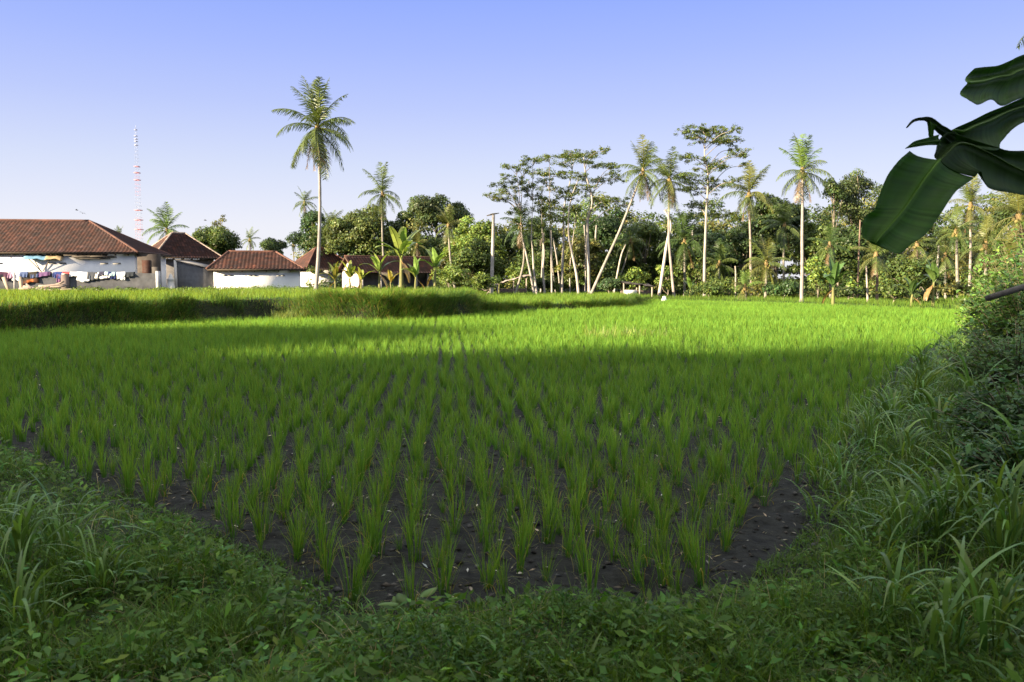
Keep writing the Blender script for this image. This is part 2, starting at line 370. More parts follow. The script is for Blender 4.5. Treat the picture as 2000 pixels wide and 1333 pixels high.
for x0_, x1_, y0, z0, z1 in ((L1 - 6.9, L1 - 6.6, -.45, 2.2, 1.35), (L1 - 7.3, L1 - 6.6, -.45, 2.3, 1.4), (L1 - 5.8, L1 - 6.5, -.45, 2.3, 1.4)):
    tube(sb, [(x0_, y0, z0), (x1_, -.1, z1)], .03, 5, (.12, .09, .06))
sb.build('awning_strut', M_wood, aw)
sf = MB()                                                       # shelf of stored poles under the eave
for i in range(12):
    z = 2.38 + rng.uniform(0, .25); x = L1 - 3.2 + rng.uniform(-.6, 1.0); l = rng.uniform(1.2, 2.6)
    tube(sf, [(x - l / 2, -.12 - rng.uniform(0, .2), z), (x + l / 2, -.12 - rng.uniform(0, .2), z + rng.uniform(-.08, .08))], .05, 6, np.array((.06, .05, .04)) * rng.uniform(.5, 1.4))
for x in (L1 - 4.0, L1 - 2.4): box(sf, (x, -.2, 2.33), (.06, .4, .05), 0, (.06, .045, .03))
tag(sf.build('pole_bundle', M_wood, None), 'dark bundle of wooden poles slung under the long house eaves', 'poles')
bpy.data.objects['pole_bundle'].location = o1; bpy.data.objects['pole_bundle'].rotation_euler = (0, 0, math.radians(ang1))

# square pavilion roofed house behind it
pc = P(312, 520, 82.0)
hip_house('pavilion_house', 'brown pyramid roofed house with pale hip caps behind the grey shed', (pc.x, pc.y, GZ), 39, 5.3, 4.9, 2.85, 2.95, 2.6, .85, (2.0, 3.3), cap=(.32, .25, .2), wall_tint=(.16, .15, .145), wall_mat=M_block, seed=11)
# white house
p0, p1 = P(418, 560, 63.0), P(573, 560, 63.0); L3 = p1.x - p0.x
hip_house('white_house', 'low white walled house with a plain brown hip roof left of the tall palm', (p0.x, 63.0, .3), 13, L3 * 1.04, 4.6, 2.06, 2.12, 1.4, .45, (.9, L3 - 1.6), seed=21,
    vents=[(x, 1.68, .28, .06) for x in (.8, 1.2, 2.7, 3.0, 4.8, 5.1)])
# brown house behind the tall palm
p0 = P(607, 545, 86.0)
hip_house('brown_roof_house', 'house with a brown hip roof standing behind the tall palm trunk', (p0.x, p0.y, .5), 35, 4.5, 5.0, 2.15, 2.2, 2.3, .75, (1.6, 2.5), wall_tint=(.62, .6, .58), seed=31)
# gabled house
p0 = P(699, 545, 74.0)
gl = empty('gable_house', (p0.x, p0.y, .5), math.radians(33)); tag(gl, 'small house with a pinkish white gable end and brown roof behind banana plants', 'house')
Lg, Wg, eg, rg = 7.9, 3.8, 1.95, 1.28
mb = MB()
mb.add([(0, 0, -.4), (0, Wg, -.4), (0, Wg, eg), (0, Wg / 2, eg + rg - .1), (0, 0, eg), (.2, 0, -.4), (.2, Wg, -.4), (.2, Wg, eg), (.2, Wg / 2, eg + rg - .1), (.2, 0, eg)],
       [[0, 1, 2, 4], [5, 9, 7, 6], [0, 4, 9, 5], [1, 6, 7, 2]], [[4, 2, 3], [9, 8, 7]], (.72, .58, .53))
gw = mb.build('gable_wall', M_white, gl)
mb = MB(); box(mb, (Lg / 2, Wg * .45, .5), (Lg - .4, .2, 2.6), 0, (.22, .2, .19)); box(mb, (Lg - .1, Wg / 2, .5), (.2, Wg, 2.6), 0, (.3, .28, .27)); mb.build('wall', M_block, gl)
mb = MB()
roof_face(mb, (-.45, -.5, eg - .25), (Lg + .4, -.5, eg - .25), (Lg + .4, Wg / 2, eg + rg), (-.45, Wg / 2, eg + rg), seed=41)
roof_face(mb, (Lg + .4, Wg + .5, eg - .25), (-.45, Wg + .5, eg - .25), (-.45, Wg / 2, eg + rg), (Lg + .4, Wg / 2, eg + rg), seed=42)
rf = mb.build('roof', M_tile, gl)
mb = MB(); ridge_tube(mb, (-.5, Wg / 2, eg + rg), (Lg + .45, Wg / 2, eg + rg)); mb.build('ridge_cap', M_tile, rf)
mb = MB()
for y0, y1 in ((-.5, Wg / 2), (Wg + .5, Wg / 2)): tube(mb, [(-.45, y0, eg - .3), (-.45, y1, eg + rg - .06)], .07, 4, (.1, .06, .04))
mb.build('barge_board', M_wood, rf)
for x in (.4, 2.2, 4.0, 5.8, 7.0):
    mb = MB(); box(mb, (x, -.1, .6), (.12, .12, 2.2), 0, (.5, .46, .42)); mb.build('post', M_wood, gl)

# grey lean-to shed
pa, pb = P(347, 560, 63.5), P(415, 560, 63.5)
sh = empty('grey_shed', (pa.x, pa.y, GZ), math.atan2(pb.y - pa.y, pb.x - pa.x)); tag(sh, 'grey block lean-to shed with a sloping top beside the white house', 'shed')
Ls = math.hypot(pb.x - pa.x, pb.y - pa.y); h0, h1 = 2.2, 1.55
mb = MB()
for yy in (0, 2.6):
    y2 = yy + .18
    mb.add([(0, yy, -.4), (Ls, yy, -.4), (Ls, yy, h1), (0, yy, h0), (0, y2, -.4), (Ls, y2, -.4), (Ls, y2, h1), (0, y2, h0)], [[0, 1, 2, 3], [5, 4, 7, 6], [3, 2, 6, 7], [1, 5, 6, 2], [4, 0, 3, 7]], None, BLK)
box(mb, (Ls - .09, 1.39, h1 / 2 - .2), (.178, 2.41, h1 + .39), 0, BLK)
mb.build('wall', M_block, sh)
mb = MB(); mb.add([(-.1, -.1, h0 + .05), (Ls + .15, -.1, h1 + .02), (Ls + .15, 3, h1 + .02), (-.1, 3, h0 + .05), (-.1, -.1, h0 + .10), (Ls + .15, -.1, h1 + .07), (Ls + .15, 3, h1 + .07), (-.1, 3, h0 + .1)],
    [[0, 3, 2, 1], [4, 5, 6, 7], [0, 1, 5, 4], [1, 2, 6, 5], [2, 3, 7, 6], [3, 0, 4, 7]], None, (.12, .115, .115)); mb.build('roof', M_block, sh)
mb = MB(); box(mb, (-.12, .05, .95), (.2, .2, 2.7), 0, (.55, .52, .48)); mb.build('post', M_white, sh)
# wall and column between shed and fence
pa, pb = P(269, 545, 61.95), P(313, 545, 61.95); cx_ = (pa.x + pb.x) / 2; cw = pb.x - pa.x
mb = MB(); box(mb, (cx_, 62.05, GZ + 1.05), (cw, .2, 3.3), 0, (.045, .036, .031)); box(mb, (cx_ - cw * .1, 61.93, GZ + 1.0), (cw * .36, .08, 2.5), 0, (.045, .018, .012)); box(mb, (cx_ + cw * .3, 61.93, GZ + 1.0), (cw * .3, .06, 1.5), 0, (.07, .062, .056))
tag(mb.build('courtyard_wall', M_block), 'dark weathered wall stub with a brown door between the long house and the grey shed', 'wall')
pa = P(334, 560, 62.6); cb = MB()
prof = [(.30, -.3), (.30, .35), (.26, .4), (.26, .75), (.3, .8), (.16, .95), (.12, 1.15), (.02, 1.25)]
th = np.arange(10) / 10 * 2 * PI
v = np.array([[r * math.cos(t), r * math.sin(t), z] for r, z in prof for t in th]); I = np.arange(len(prof) - 1)[:, None] * 10; J = np.arange(10)[None]
cb.add(v, np.stack([I + J, I + (J + 1) % 10, I + 10 + (J + 1) % 10, I + 10 + J], -1).reshape(-1, 4), None, (.55, .53, .5))
o = cb.build('shrine_pillar', M_white); o.location = (pa.x, pa.y, GZ); tag(o, 'squat weathered white pillar with a pointed top beside the grey shed', 'pillar')
# grey block fence
fa, fb = P(-160, 560, 56.0), P(306, 560, 58.0)
fr = empty('block_fence', (fa.x, fa.y, GZ), math.atan2(fb.y - fa.y, fb.x - fa.x)); tag(fr, 'low grey block fence wall hung with laundry before the long house', 'fence')
Lf = math.hypot(fb.x - fa.x, fb.y - fa.y)
mb = MB(); FH = 1.24; bw = .42; nb_ = int(Lf / bw); xs = np.linspace(0, Lf, nb_ * 2 + 1); zs = np.array([-.4, .0, .2, .41, .62, .83, 1.03, FH])
XX, ZZ = np.meshgrid(xs, zs); ZZ[-1] += np.repeat(rng.choice([0, 0, 0, .03, -.06], nb_ * 2 + 1)[::2], 2)[:nb_ * 2 + 1]
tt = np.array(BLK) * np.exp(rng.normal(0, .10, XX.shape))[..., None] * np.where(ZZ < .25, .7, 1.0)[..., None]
for yy, fl in ((-.075, False), (.075, True)):
    V = np.stack([XX, np.full_like(XX, yy), ZZ], -1); m_ = len(xs); I = np.arange(len(zs) - 1)[:, None] * m_ + np.arange(m_ - 1)[None]; q = np.stack([I, I + 1, I + m_ + 1, I + m_], -1).reshape(-1, 4)
    mb.add(V.reshape(-1, 3), q[:, ::-1] if fl else q, None, tt.reshape(-1, 3))
m_ = len(xs); V = np.concatenate([np.stack([xs, np.full(m_, -.075), ZZ[-1]], 1), np.stack([xs, np.full(m_, .075), ZZ[-1]], 1)]); I = np.arange(m_ - 1); mb.add(V, np.stack([I, I + 1, I + 1 + m_, I + m_], 1), None, BLK)
mb.build('wall', M_block, fr)
mb = MB(); box(mb, (Lf + .12, -.0, .45), (.26, .26, 1.9), 0, (.34, .35, .37)); mb.build('pier', M_block, fr)
mb = MB(); box(mb, (Lf - 6.0, -.12, .4), (.5, .3, 1.45), 0, (.13, .10, .09)); box(mb, (Lf - 6.0, -.12, 1.18), (.34, .34, .08), 0, (.5, .45, .36)); mb.build('pier', M_block, fr)
def fence_pt(px):
    t = (px + 160) / 466.0; return fa + (fb - fa) * t
# laundry draped over the fence
laundry = [(-6, 30, .36, (.02, .02, .03), 'black shirt'), (6, 22, .52, (.06, .02, .045), 'plum coloured cloth'), (22, 14, .34, (.35, .2, .28), 'pink towel'), (32, 18, .55, (.75, .76, .8), 'white shirt'),
    (44, 16, .3, (.07, .1, .2), 'slate blue shirt'), (56, 30, .72, (.03, .025, .02), 'black cloth with an orange patterned hem'), (66, 14, .34, (.05, .07, .14), 'dark blue cap sized cloth'), (82, 20, .24, (.12, .06, .14), 'purple cloth'), (93, 8, .2, (.05, .02, .06), 'small dark purple rag'),
    (105, 8, .26, (.02, .03, .1), 'narrow navy rag'), (118, 24, .36, (.02, .04, .16), 'navy shirt'), (127, 13, .56, (.4, .05, .05), 'red cloth'), (115, 10, .62, (.22, .10, .2), 'magenta rag'), (143, 16, .24, (.7, .7, .7), 'thin white towel'), (163, 24, .56, (.8, .8, .8), 'wide white shirt'),
    (181, 22, .46, (.06, .065, .075), 'charcoal trousers'), (200, 28, .36, (.78, .74, .66), 'cream towel'), (219, 16, .4, (.01, .02, .09), 'dark navy shorts'), (236, 16, .46, (.78, .78, .76), 'short white shirt'), (253, 18, .26, (.02, .025, .03), 'black folded shirt'), (214, 20, .2, (.3, .42, .42), 'pale teal towel'), (197, 10, .22, (.03, .03, .05), 'small black sock pair')]
for i, (px, w, dr, col, nm) in enumerate(laundry):
    p = fence_pt(px); w_m = w * 57 / F; n = 12; mb = MB()
    prof = [(.10, -.25 - .3 * dr), (.095, -.05), (.06, .04), (0, .065), (-.06, .04), (-.105, -.05)] + [(-.115 - .02 * k, -.05 - (dr - .05) * k / 4) for k in range(1, 5)]
    xs = np.linspace(-.5, .5, n); V = []; TT = []
    ph = rng.uniform(0, 6)
    for k, (yy, zz) in enumerate(prof):
        for x in xs:
            edge = 1 + (.12 * math.sin(5 * x + ph + k * .4) if k > 5 else 0)
            V.append((x * w_m * (1 + .05 * math.sin(k + ph)) , yy + (.025 * math.sin(14 * x + ph) if k > 5 or k < 1 else 0), zz * edge if k > 5 else zz))
            c = np.array(col)
            if 'hem' in nm and k > len(prof) - 3: c = np.array((.42, .13, .04)) if int(x * 30) % 3 else np.array((.1, .04, .02))
            TT.append(c * (1 + .06 * math.sin(20 * x)))
    I = np.arange(len(prof) - 1)[:, None] * n + np.arange(n - 1)[None]
    mb.add(V, np.stack([I, I + 1, I + n + 1, I + n], -1).reshape(-1, 4), None, TT)
    o = mb.build('laundry_garment', M_cloth, None, True); md = o.modifiers.new('thick', 'SOLIDIFY'); md.thickness = .012
    o.location = (p.x, p.y, GZ + FH + rng.uniform(.0, .03)); o.rotation_euler = (0, rng.normal(0, .05), fr.rotation_euler.z)
    tag(o, nm + ' drying on top of the grey block fence', 'laundry', 'laundry on the block fence')
# timber in front of the fence
for px, h, lean, w, lab in ((14, 1.0, -.35, .22, 'thick weathered plank leaning left against the block fence'), (42, 1.0, -.12, .22, 'thick upright plank standing against the block fence'), (29, 1.3, .03, .07, 'thin pale post standing between two planks')):
    p = P(px, 570, 54.6); mb = MB(); box(mb, (0, 0, h / 2 - .1), (w, .07, h + .2), 0, (.30, .24, .18) if w > .1 else (.4, .38, .36), (0, lean, 0)); o = mb.build('wooden_plank' if w > .1 else 'fence_post', M_wood); o.location = (p.x, p.y, GZ); tag(o, lab, 'plank' if w > .1 else 'post')
for i, (px, py, l, a, r) in enumerate(((72, 563, 2.2, .05, .09), (88, 561, 2.6, -.12, .075), (97, 556, 2.0, -.3, .07), (80, 568, 2.4, .1, .10), (66, 557, 1.2, .5, .06), (103, 566, 1.8, -.02, .085), (138, 570, 1.6, .03, .06))):
    p = P(px, 565, 54.4 + .25 * (i % 3)); mb = MB(); x = np.linspace(-.5, .5, 7)
    tube(mb, np.stack([x * l, .1 * np.sin(x * 4 + i), x * l * math.sin(-a) + .04 * np.cos(x * 5 + i)], 1), r * (1 - .3 * x), 7, (.27, .21, .17))
    o = mb.build('log', M_bark); o.location = (p.x, p.y, GZ + r + .06 + .13 * (i % 3 if i < 6 else 0)); tag(o, 'weathered grey brown log on the loose woodpile below the laundry', 'log', 'logs on the woodpile')
# small field shelters
def shelter(name, label, px, py, d, w, h, dp, tilt, tint, box_tint=None):
    p = P(px, py, d); z = hz(p.x, d); r = empty(name, (p.x, d, z)); tag(r, label, 'shelter')
    mb = MB(); n = 14
    xs = np.linspace(-w / 2, w / 2, n); V = [(x, yy, h + tilt * x + .04 * rng.normal() - .05 * (yy != 0) + dz) for dz in (0, .08) for yy in (-dp / 2, 0, dp / 2) for x in xs]
    I = (np.arange(2)[:, None] * n + np.arange(n - 1)[None]); q = np.stack([I, I + 1, I + n + 1, I + n], -1).reshape(-1, 4)
    q = np.concatenate([q[:, ::-1], q + 3 * n]); e = np.arange(n - 1); q = np.concatenate([q, np.stack([e, e + 1, e + 1 + 3 * n, e + 3 * n], 1), np.stack([e + 2 * n + 1, e + 2 * n, e + 5 * n, e + 5 * n + 1], 1)])
    mb.add(V, q, None, tint); mb.build('roof', M_wood, r)
    for x in (-w * .42, w * .05, w * .42):
        for yy in (-dp * .4, dp * .4):
            mb = MB(); hh = h + tilt * x; box(mb, (x, yy, hh / 2 - .1), (.1, .1, hh + .15), 0, (.32, .27, .22)); mb.build('post', M_wood, r)
    mb = MB(); box(mb, (0, .1, .22), (w * .8, dp * .6, .5), 0, (.13, .10, .085)); mb.build('platform', M_wood, r)
    if box_tint: mb = MB(); box(mb, (-w * .22, -dp * .35 - .12, .32), (w * .36, .2, .36), 0, box_tint); mb.build('panel', M_white, r)
    return r
shelter('field_shelter', 'open lean-to shelter with a slanted pale roof among the left trunks', 1000, 572, 70, 2.9, 1.25, 2.0, .28, (.30, .25, .22))
shelter('field_shelter', 'low dark roofed field hut with a white panel at the paddy edge', 1243, 580, 64, 2.6, .95, 1.8, -.12, (.05, .045, .045), (.62, .6, .58))
# far pale buildings behind the trees on the right
for px, w, y0, d, lab in ((1445, 6, 495, 98, 'pale building glimpsed behind the palms in the middle of the grove'), (1770, 9, 480, 92, 'pale pink building glimpsed behind the grove under the banana leaf'), (1905, 7, 478, 96, 'white building glimpsed between trunks at the far right')):
    p = P(px, y0, d); r = empty('far_building', (p.x, d, .3)); tag(r, lab, 'building'); hh = p.z - .3
    mb = MB(); box(mb, (0, 2, hh / 2), (w, 4, hh), 0, (.70, .60, .53)); wl = mb.build('wall', M_white, r)
    for x in np.arange(-w / 2 + .8, w / 2 - .5, 1.5):
        mb = MB(); box(mb, (x, -.02, hh * .45), (.75, .06, 1.0), 0, (.05, .05, .055)); mb.build('window', M_metal, wl)
    mb = MB(); roof_face(mb, (-w / 2 - .4, -.5, hh), (w / 2 + .4, -.5, hh), (w / 2 - 1.0, 2, hh + 1.1), (-w / 2 + 1.0, 2, hh + 1.1), seed=int(px)); roof_face(mb, (w / 2 + .4, 4.5, hh), (-w / 2 - .4, 4.5, hh), (-w / 2 + 1.0, 2, hh + 1.1), (w / 2 - 1.0, 2, hh + 1.1), seed=int(px) + 1); mb.build('roof', M_tile, r)
# radio mast
pm = P(275, 545, 380.0); D = 380.0
mast = empty('radio_mast', (pm.x, D, 0)); tag(mast, 'slender red and white lattice radio mast beyond the roofs', 'mast')
def zpx(py): return P(275, py, D).z
Ht = zpx(252)
def half(z): return 1.55 - 1.15 * z / Ht
RED, WH = (.55, .20, .20), (.36, .37, .43)
nb = 7
for b in range(nb):
    z0, z1 = Ht * b / nb, Ht * (b + 1) / nb; col = RED if b % 2 == 0 else WH
    if b == nb - 1: col = (.5, .5, .55)
    mb = MB(); k = 6
    for s in range(k):
        a, c = z0 + (z1 - z0) * s / k, z0 + (z1 - z0) * (s + 1) / k; ha, hc = half(a), half(c)
        co = [(-1, -1), (1, -1), (1, 1), (-1, 1)]
        for i in range(4):
            x, y = co[i]; X2, Y2 = co[(i + 1) % 4]
            tube(mb, [(x * ha, y * ha, a), (x * hc, y * hc, c)], .022 * (1 - .09 * b), 4, col)
            tube(mb, [(x * ha, y * ha, a), (X2 * hc, Y2 * hc, c)], .012 * (1 - .1 * b), 3, col)
            tube(mb, [(x * ha, y * ha, a), (X2 * ha, Y2 * ha, a)], .022, 3, col)
    mb.build('lattice_section', M_metal, mast)
for py, c in ((449, RED), (430, RED), (411, RED), (352, RED), (338, RED), (326, (.45, .2, .25)), (284, (.4, .4, .5)), (277, (.4, .4, .5)), (272, (.4, .4, .5)), (266, (.4, .4, .5)), (254, (.35, .35, .45))):
    z = zpx(py); h = half(z) + .35 if py > 300 else half(z) + .1; mb = MB()
    for s_ in ((0, -h, 2 * h, .12), (0, h, 2 * h, .12)): box(mb, (s_[0], s_[1], z), (s_[2], .12, .30), 0, c)
    for sx in (-h, h): box(mb, (sx, 0, z), (.12, 2 * h - .13, .30), 0, c)
    mb.build('platform', M_metal, mast)
mb = MB(); tube(mb, [(0, 0, Ht), (0, 0, Ht + 1.5)], .06, 5, (.5, .5, .55)); mb.build('antenna', M_metal, mast)
# birds in the air
for px, py, r in ((150, 411, .3), (161, 417, -.4), (401, 431, .15)):
    p = P(px, py, 70); mb = MB(); tube(mb, [(-.12, 0, 0), (-.04, 0, .01), (.05, 0, .01), (.12, 0, .02)], [.01, .035, .03, .008], 6, (.04, .04, .045))
    for s in (-1, 1):
        v = [(.05, 0, .01), (-.04, 0, .01), (.02, s * .13, .07), (-.05, s * .12, .06), (-.02, s * .26, .02), (-.05, s * .25, .02)]
        mb.add(v + [(a, b, c + .008) for a, b, c in v], [[0, 1, 3, 2], [2, 3, 5, 4], [6, 8, 9, 7], [8, 10, 11, 9]], None, (.04, .04, .045))
    o = mb.build('bird', M_cloth); o.location = p; o.rotation_euler = (r, .2 * r, r * 3); tag(o, 'tiny dark bird gliding in the pale sky above the roofs', 'bird', 'birds above the roofs')
# ------------------------------------------------------------------ coconut palms
GREEN = {'olive': (.085, .125, .032), 'dark': (.045, .085, .022), 'yellow': (.110, .128, .036), 'fresh': (.10, .17, .035), 'dead': (.14, .10, .05)}
def frond_mesh(th0, droop, seed, hang=.5, ragged=.12):
    r = np.random.default_rng(seed); n = 26; t = np.linspace(0, 1, n)
    th = np.radians(th0 - droop * t ** 1.3); dx = np.cos(th) / (n - 1); dz = np.sin(th) / (n - 1)
    x = np.concatenate([[0], np.cumsum(dx)[:-1]]); z = np.concatenate([[0], np.cumsum(dz)[:-1]])
    y = .04 * np.sin(3 * t + seed) * t
    pts = np.stack([x, y, z], 1); tan = unit(np.gradient(pts, axis=0))
    mb = MB(); tube(mb, pts, np.linspace(.014, .003, n), 4, (1.25, 1.05, .75))
    k = 46; tt = np.linspace(.10, 1, k)
    for s in (-1, 1):
        ti = np.clip(tt + r.normal(0, .008, k), .08, 1); keep = r.random(k) > ragged; ti = ti[keep]; m = len(ti)
        p = np.stack([np.interp(ti, t, pts[:, i]) for i in range(3)], 1); tg = unit(np.stack([np.interp(ti, t, tan[:, i]) for i in range(3)], 1))
        side = unit(np.cross(tg, np.array([0, 0, 1.0]))) * s
        ln = .30 * np.sin(PI * (.16 + .80 * ti)) ** .7 * r.uniform(.7, 1.1, m)
        d1 = unit(side * .85 + tg * .55 + np.array([0, 0, -1.]) * (hang * .45) + r.normal(0, .08, (m, 3)))
        d2 = unit(side * .55 + tg * .5 + np.array([0, 0, -1.]) * (hang * 1.5) + r.normal(0, .12, (m, 3)))
        a = p; b = p + d1 * ln[:, None] * .5; c = b + d2 * ln[:, None] * .5
        w = tg * (.0085 * r.uniform(.7, 1.2, m))[:, None]
        V = np.stack([a - w, a + w, b - w, b + w, c - w * .2, c + w * .2], 1).reshape(-1, 3)
        I = np.arange(m)[:, None] * 6; q = np.concatenate([I + [0, 1, 3, 2], I + [2, 3, 5, 4]])
        kk = np.exp(r.normal(0, .18, (m, 1))); yb = ti[:, None] * .25
        tn = kk * (np.array([1, 1, 1.]) * (1 - yb) + np.array([1.35, 1.1, .8]) * yb)
        mb.add(V, q, None, np.repeat(tn, 6, 0))
    return mb
FR_CLASS = [(82, 20), (66, 40), (42, 70), (20, 85), (-5, 75), (-35, 50), (-60, 28)]
_fcache = {}
def frond(cls, var, col):
    key = (cls, var, col)
    if key not in _fcache:
        th0, dr = FR_CLASS[cls]; mb = frond_mesh(th0, dr, cls * 10 + var, [.25, .4, .6, .8, .8, .6, .3][cls], .1 + .1 * (var == 2))
        base = np.array(GREEN[col]); mb.t = [(t * base).astype(np.float32) for t in mb.t]
        _fcache[key] = mb.mesh('frond', M_frond)
    return _fcache[key]
def palm(label, crown, base, d, rpx, col='olive', seed=0, n=18, dead=2, bend=0.0, rad=.14, sway=0.0, vine=False, mix=None, group=None, trunk_tint=(0.206, 0.190, 0.158)):
    r = np.random.default_rng(seed + 100)
    c = P(crown[0], crown[1], d); bx = P(base[0], base[1], d).x; z = hz(bx, d)
    root = empty('coconut_palm', (bx, d, z)); tag(root, label, 'palm tree', group)
    top = np.array([c.x - bx, 0, c.z - z]); mid = top * .5 + np.array([bend, r.normal(0, .1), 0])
    pts = curve([(0, 0, -.15), top * .25 + np.array([bend * .7, 0, 0]), mid, top * .78 + np.array([bend * .6, 0, 0]), top], 40)
    rr = .84 * rad * (1.0 - .42 * np.linspace(0, 1, 40)) * (1 + .05 * np.sin(np.arange(40) * 2.2)); rr[0] *= 1.5; rr[1] *= 1.25
    mb = MB(); tube(mb, pts, rr, 9, np.array(trunk_tint) * np.exp(r.normal(0, .12, (40, 1)))); mb.build('trunk', M_palmbark, root, True)
    Lf = rpx / F * d * 1.22
    hmb = MB(); tube(hmb, [top + (0, 0, -.35), top + (0, 0, -.05), top + (0, 0, .3)], [rad * .6, rad * 1.25, rad * .5], 7, (.20, .14, .06))
    for i in range(7):
        a = r.uniform(0, 2 * PI); q = top + np.array([math.cos(a) * rad * 1.5, math.sin(a) * rad * 1.5, -.18 - .2 * r.random()]); 
        tube(hmb, [q + (0, 0, .12), q + (0, 0, .06), q, q - (0, 0, .07), q - (0, 0, .11)], [.02, .09, .115, .09, .02], 6, (.15, .13, .04))
    hmb.build('coconut_cluster', M_bark, root, True)
    az = r.uniform(0, 2 * PI)
    for i in range(n):
        f = (i + .5) / n; cls = int(np.clip(f * 6.6 + r.normal(0, .3), 0, 6)); az += 2.399 + r.normal(0, .25)
        cc = mix[int(r.integers(len(mix)))] if mix and r.random() < .4 else col
        inst(frond(cls, int(r.integers(3)), cc), 'frond', root, tuple(top + np.array([0, 0, .1 - .25 * f])), (0, r.normal(0, .08), az), Lf * r.uniform(.82, 1.08) * (1.0 if cls < 5 else .95))
    for i in range(dead):
        az += 2.1; inst(frond(6, i % 3, 'dead'), 'dead_frond', root, tuple(top + np.array([0, 0, -.2])), (0, r.normal(0.1, .1), az), Lf * .8)
    return root
palm('very tall lone coconut palm rising far above the roofs beside the white house', (620, 250), (617, 580), 58, 78, 'olive', 1, 27, 5, bend=.25, rad=.17, trunk_tint=(0.238, 0.221, 0.206))
palm('coconut palm with dark upright fronds poking above the olive tree behind the gable house', (747, 378), (754, 530), 84, 46, 'olive', 2, 15, 2, bend=-.2)
palm('small distant coconut palm top peeking over the round tree left of the tall palm trunk', (595, 395), (600, 510), 108, 27, 'olive', 3, 14, 1)
palm('thin coconut palm just right of the tall palm trunk, above the brown roof', (646, 443), (645, 525), 92, 32, 'olive', 4, 15, 1, rad=.12)
palm('sunlit coconut palm crown rising straight behind the pale capped pyramid roof', (326, 448), (326, 540), 98, 40, 'fresh', 5, 18, 1)
palm('tiny palm tuft peeking over the long house hip roof', (233, 460), (233, 540), 140, 15, 'olive', 6, 11, 0)
palm('small distant palm above the white house roof', (488, 468), (489, 540), 118, 21, 'olive', 7, 13, 1)
palm('tiny flat topped palm just left of the brown house roof', (573, 478), (573, 540), 126, 15, 'dark', 8, 11, 0)
palm('short yellowing coconut palm behind the gable house roof', (815, 478), (815, 540), 82, 26, 'yellow', 9, 14, 2, rad=.11)
palm('slim coconut palm with a slanting pale trunk in front of the tall round tree', (876, 440), (889, 545), 74, 36, 'olive', 10, 16, 2, bend=-.15, mix=['yellow'])
palm('dark coconut palm with a curved trunk at the left end of the umbrella trees', (1018, 440), (1005, 575), 69, 42, 'dark', 11, 15, 2, bend=.5, rad=.13)
palm('strongly leaning coconut palm whose pale trunk slants up to the right', (1256, 335), (1152, 580), 67, 54, 'olive', 12, 18, 3, bend=.15, rad=.15, mix=['yellow'], trunk_tint=(0.246, 0.221, 0.190))
palm('tall coconut palm with a straight pale trunk right of the leaning palm', (1307, 352), (1317, 582), 66, 52, 'olive', 13, 18, 2, bend=-.2, mix=['yellow'], trunk_tint=(0.246, 0.214, 0.190))
palm('coconut palm with drooping olive fronds left of the tallest right hand palm', (1463, 378), (1468, 555), 64, 50, 'olive', 14, 17, 2, rad=.13, mix=['yellow'], trunk_tint=(0.246, 0.206, 0.175))
palm('bright coconut palm with a bare straight white trunk on the right side of the grove', (1567, 335), (1565, 600), 53, 58, 'olive', 15, 19, 2, rad=.14, bend=.05, mix=['fresh'], trunk_tint=(0.269, 0.238, 0.214))
palm('dark shaded coconut palm low in the grove behind the slender pale trunks', (1337, 470), (1337, 583), 70, 52, 'dark', 16, 17, 2, mix=['olive'])
palm('short wide palm with upright olive fronds left of the straight white trunk', (1497, 515), (1495, 585), 60, 46, 'olive', 17, 16, 1, mix=['yellow'])
palm('young palm with arched fronds low at the paddy edge in the middle of the grove', (1455, 562), (1457, 594), 57, 32, 'fresh', 18, 12, 1, rad=.11, mix=['yellow'])
palm('yellowing palm with long hanging fronds under the banana leaf', (1711, 498), (1713, 603), 50, 46, 'yellow', 19, 16, 3, rad=.12, mix=['olive'], trunk_tint=(0.190, 0.127, 0.095))
palm('tall palm with a pale mottled trunk right of the hanging banana leaf', (1896, 400), (1893, 600), 58, 50, 'olive', 20, 18, 2, mix=['yellow'], rad=.13, trunk_tint=(0.246, 0.214, 0.190))
palm('shorter golden palm between the banana leaf and the mottled trunk', (1846, 500), (1846, 600), 60, 42, 'yellow', 21, 16, 2, mix=['olive'], rad=.12)
palm('big palm with long yellow drooping fronds at the right edge above the bushes', (1990, 420), (1992, 600), 42, 74, 'yellow', 22, 18, 3, mix=['olive'])
palm('palm with a short pinkish white trunk half hidden behind the hanging banana leaf', (1791, 478), (1791, 600), 66, 38, 'olive', 23, 14, 2, mix=['yellow'], rad=.16, trunk_tint=(0.261, 0.214, 0.190))
palm('slender dark palm with thin fronds just right of the trunk of the leaning palm', (1232, 470), (1195, 580), 74, 36, 'dark', 24, 13, 1, rad=.11, bend=.2, mix=['olive'])
palm('low bushy olive palm behind the trunk of the bright right side palm', (1620, 480), (1622, 600), 62, 40, 'dark', 25, 14, 1, mix=['olive'])
palm('shaded palm crown behind the low yellow palms near the right edge', (1938, 445), (1940, 600), 66, 44, 'dark', 26, 15, 1, mix=['yellow'])
palm('low spreading palm between two pale trunks in the middle of the grove', (1405, 515), (1402, 588), 68, 40, 'olive', 27, 14, 1, mix=['dark'])
palm('golden green palm low between the mottled trunk and the right edge bushes', (1925, 478), (1924, 606), 50, 44, 'yellow', 31, 15, 2, mix=['olive'])
palm('dark green palm directly left of the mottled pale trunk', (1868, 452), (1870, 604), 56, 40, 'olive', 32, 15, 1, mix=['dark'])
palm('low arching palm just above the bushes at the right edge', (1968, 512), (1966, 612), 40, 50, 'yellow', 33, 14, 1, mix=['olive', 'fresh'])
palm('dark palm standing behind the dark tree left of the bright palm trunk', (1532, 440), (1530, 590), 72, 44, 'dark', 34, 15, 1, mix=['olive'])
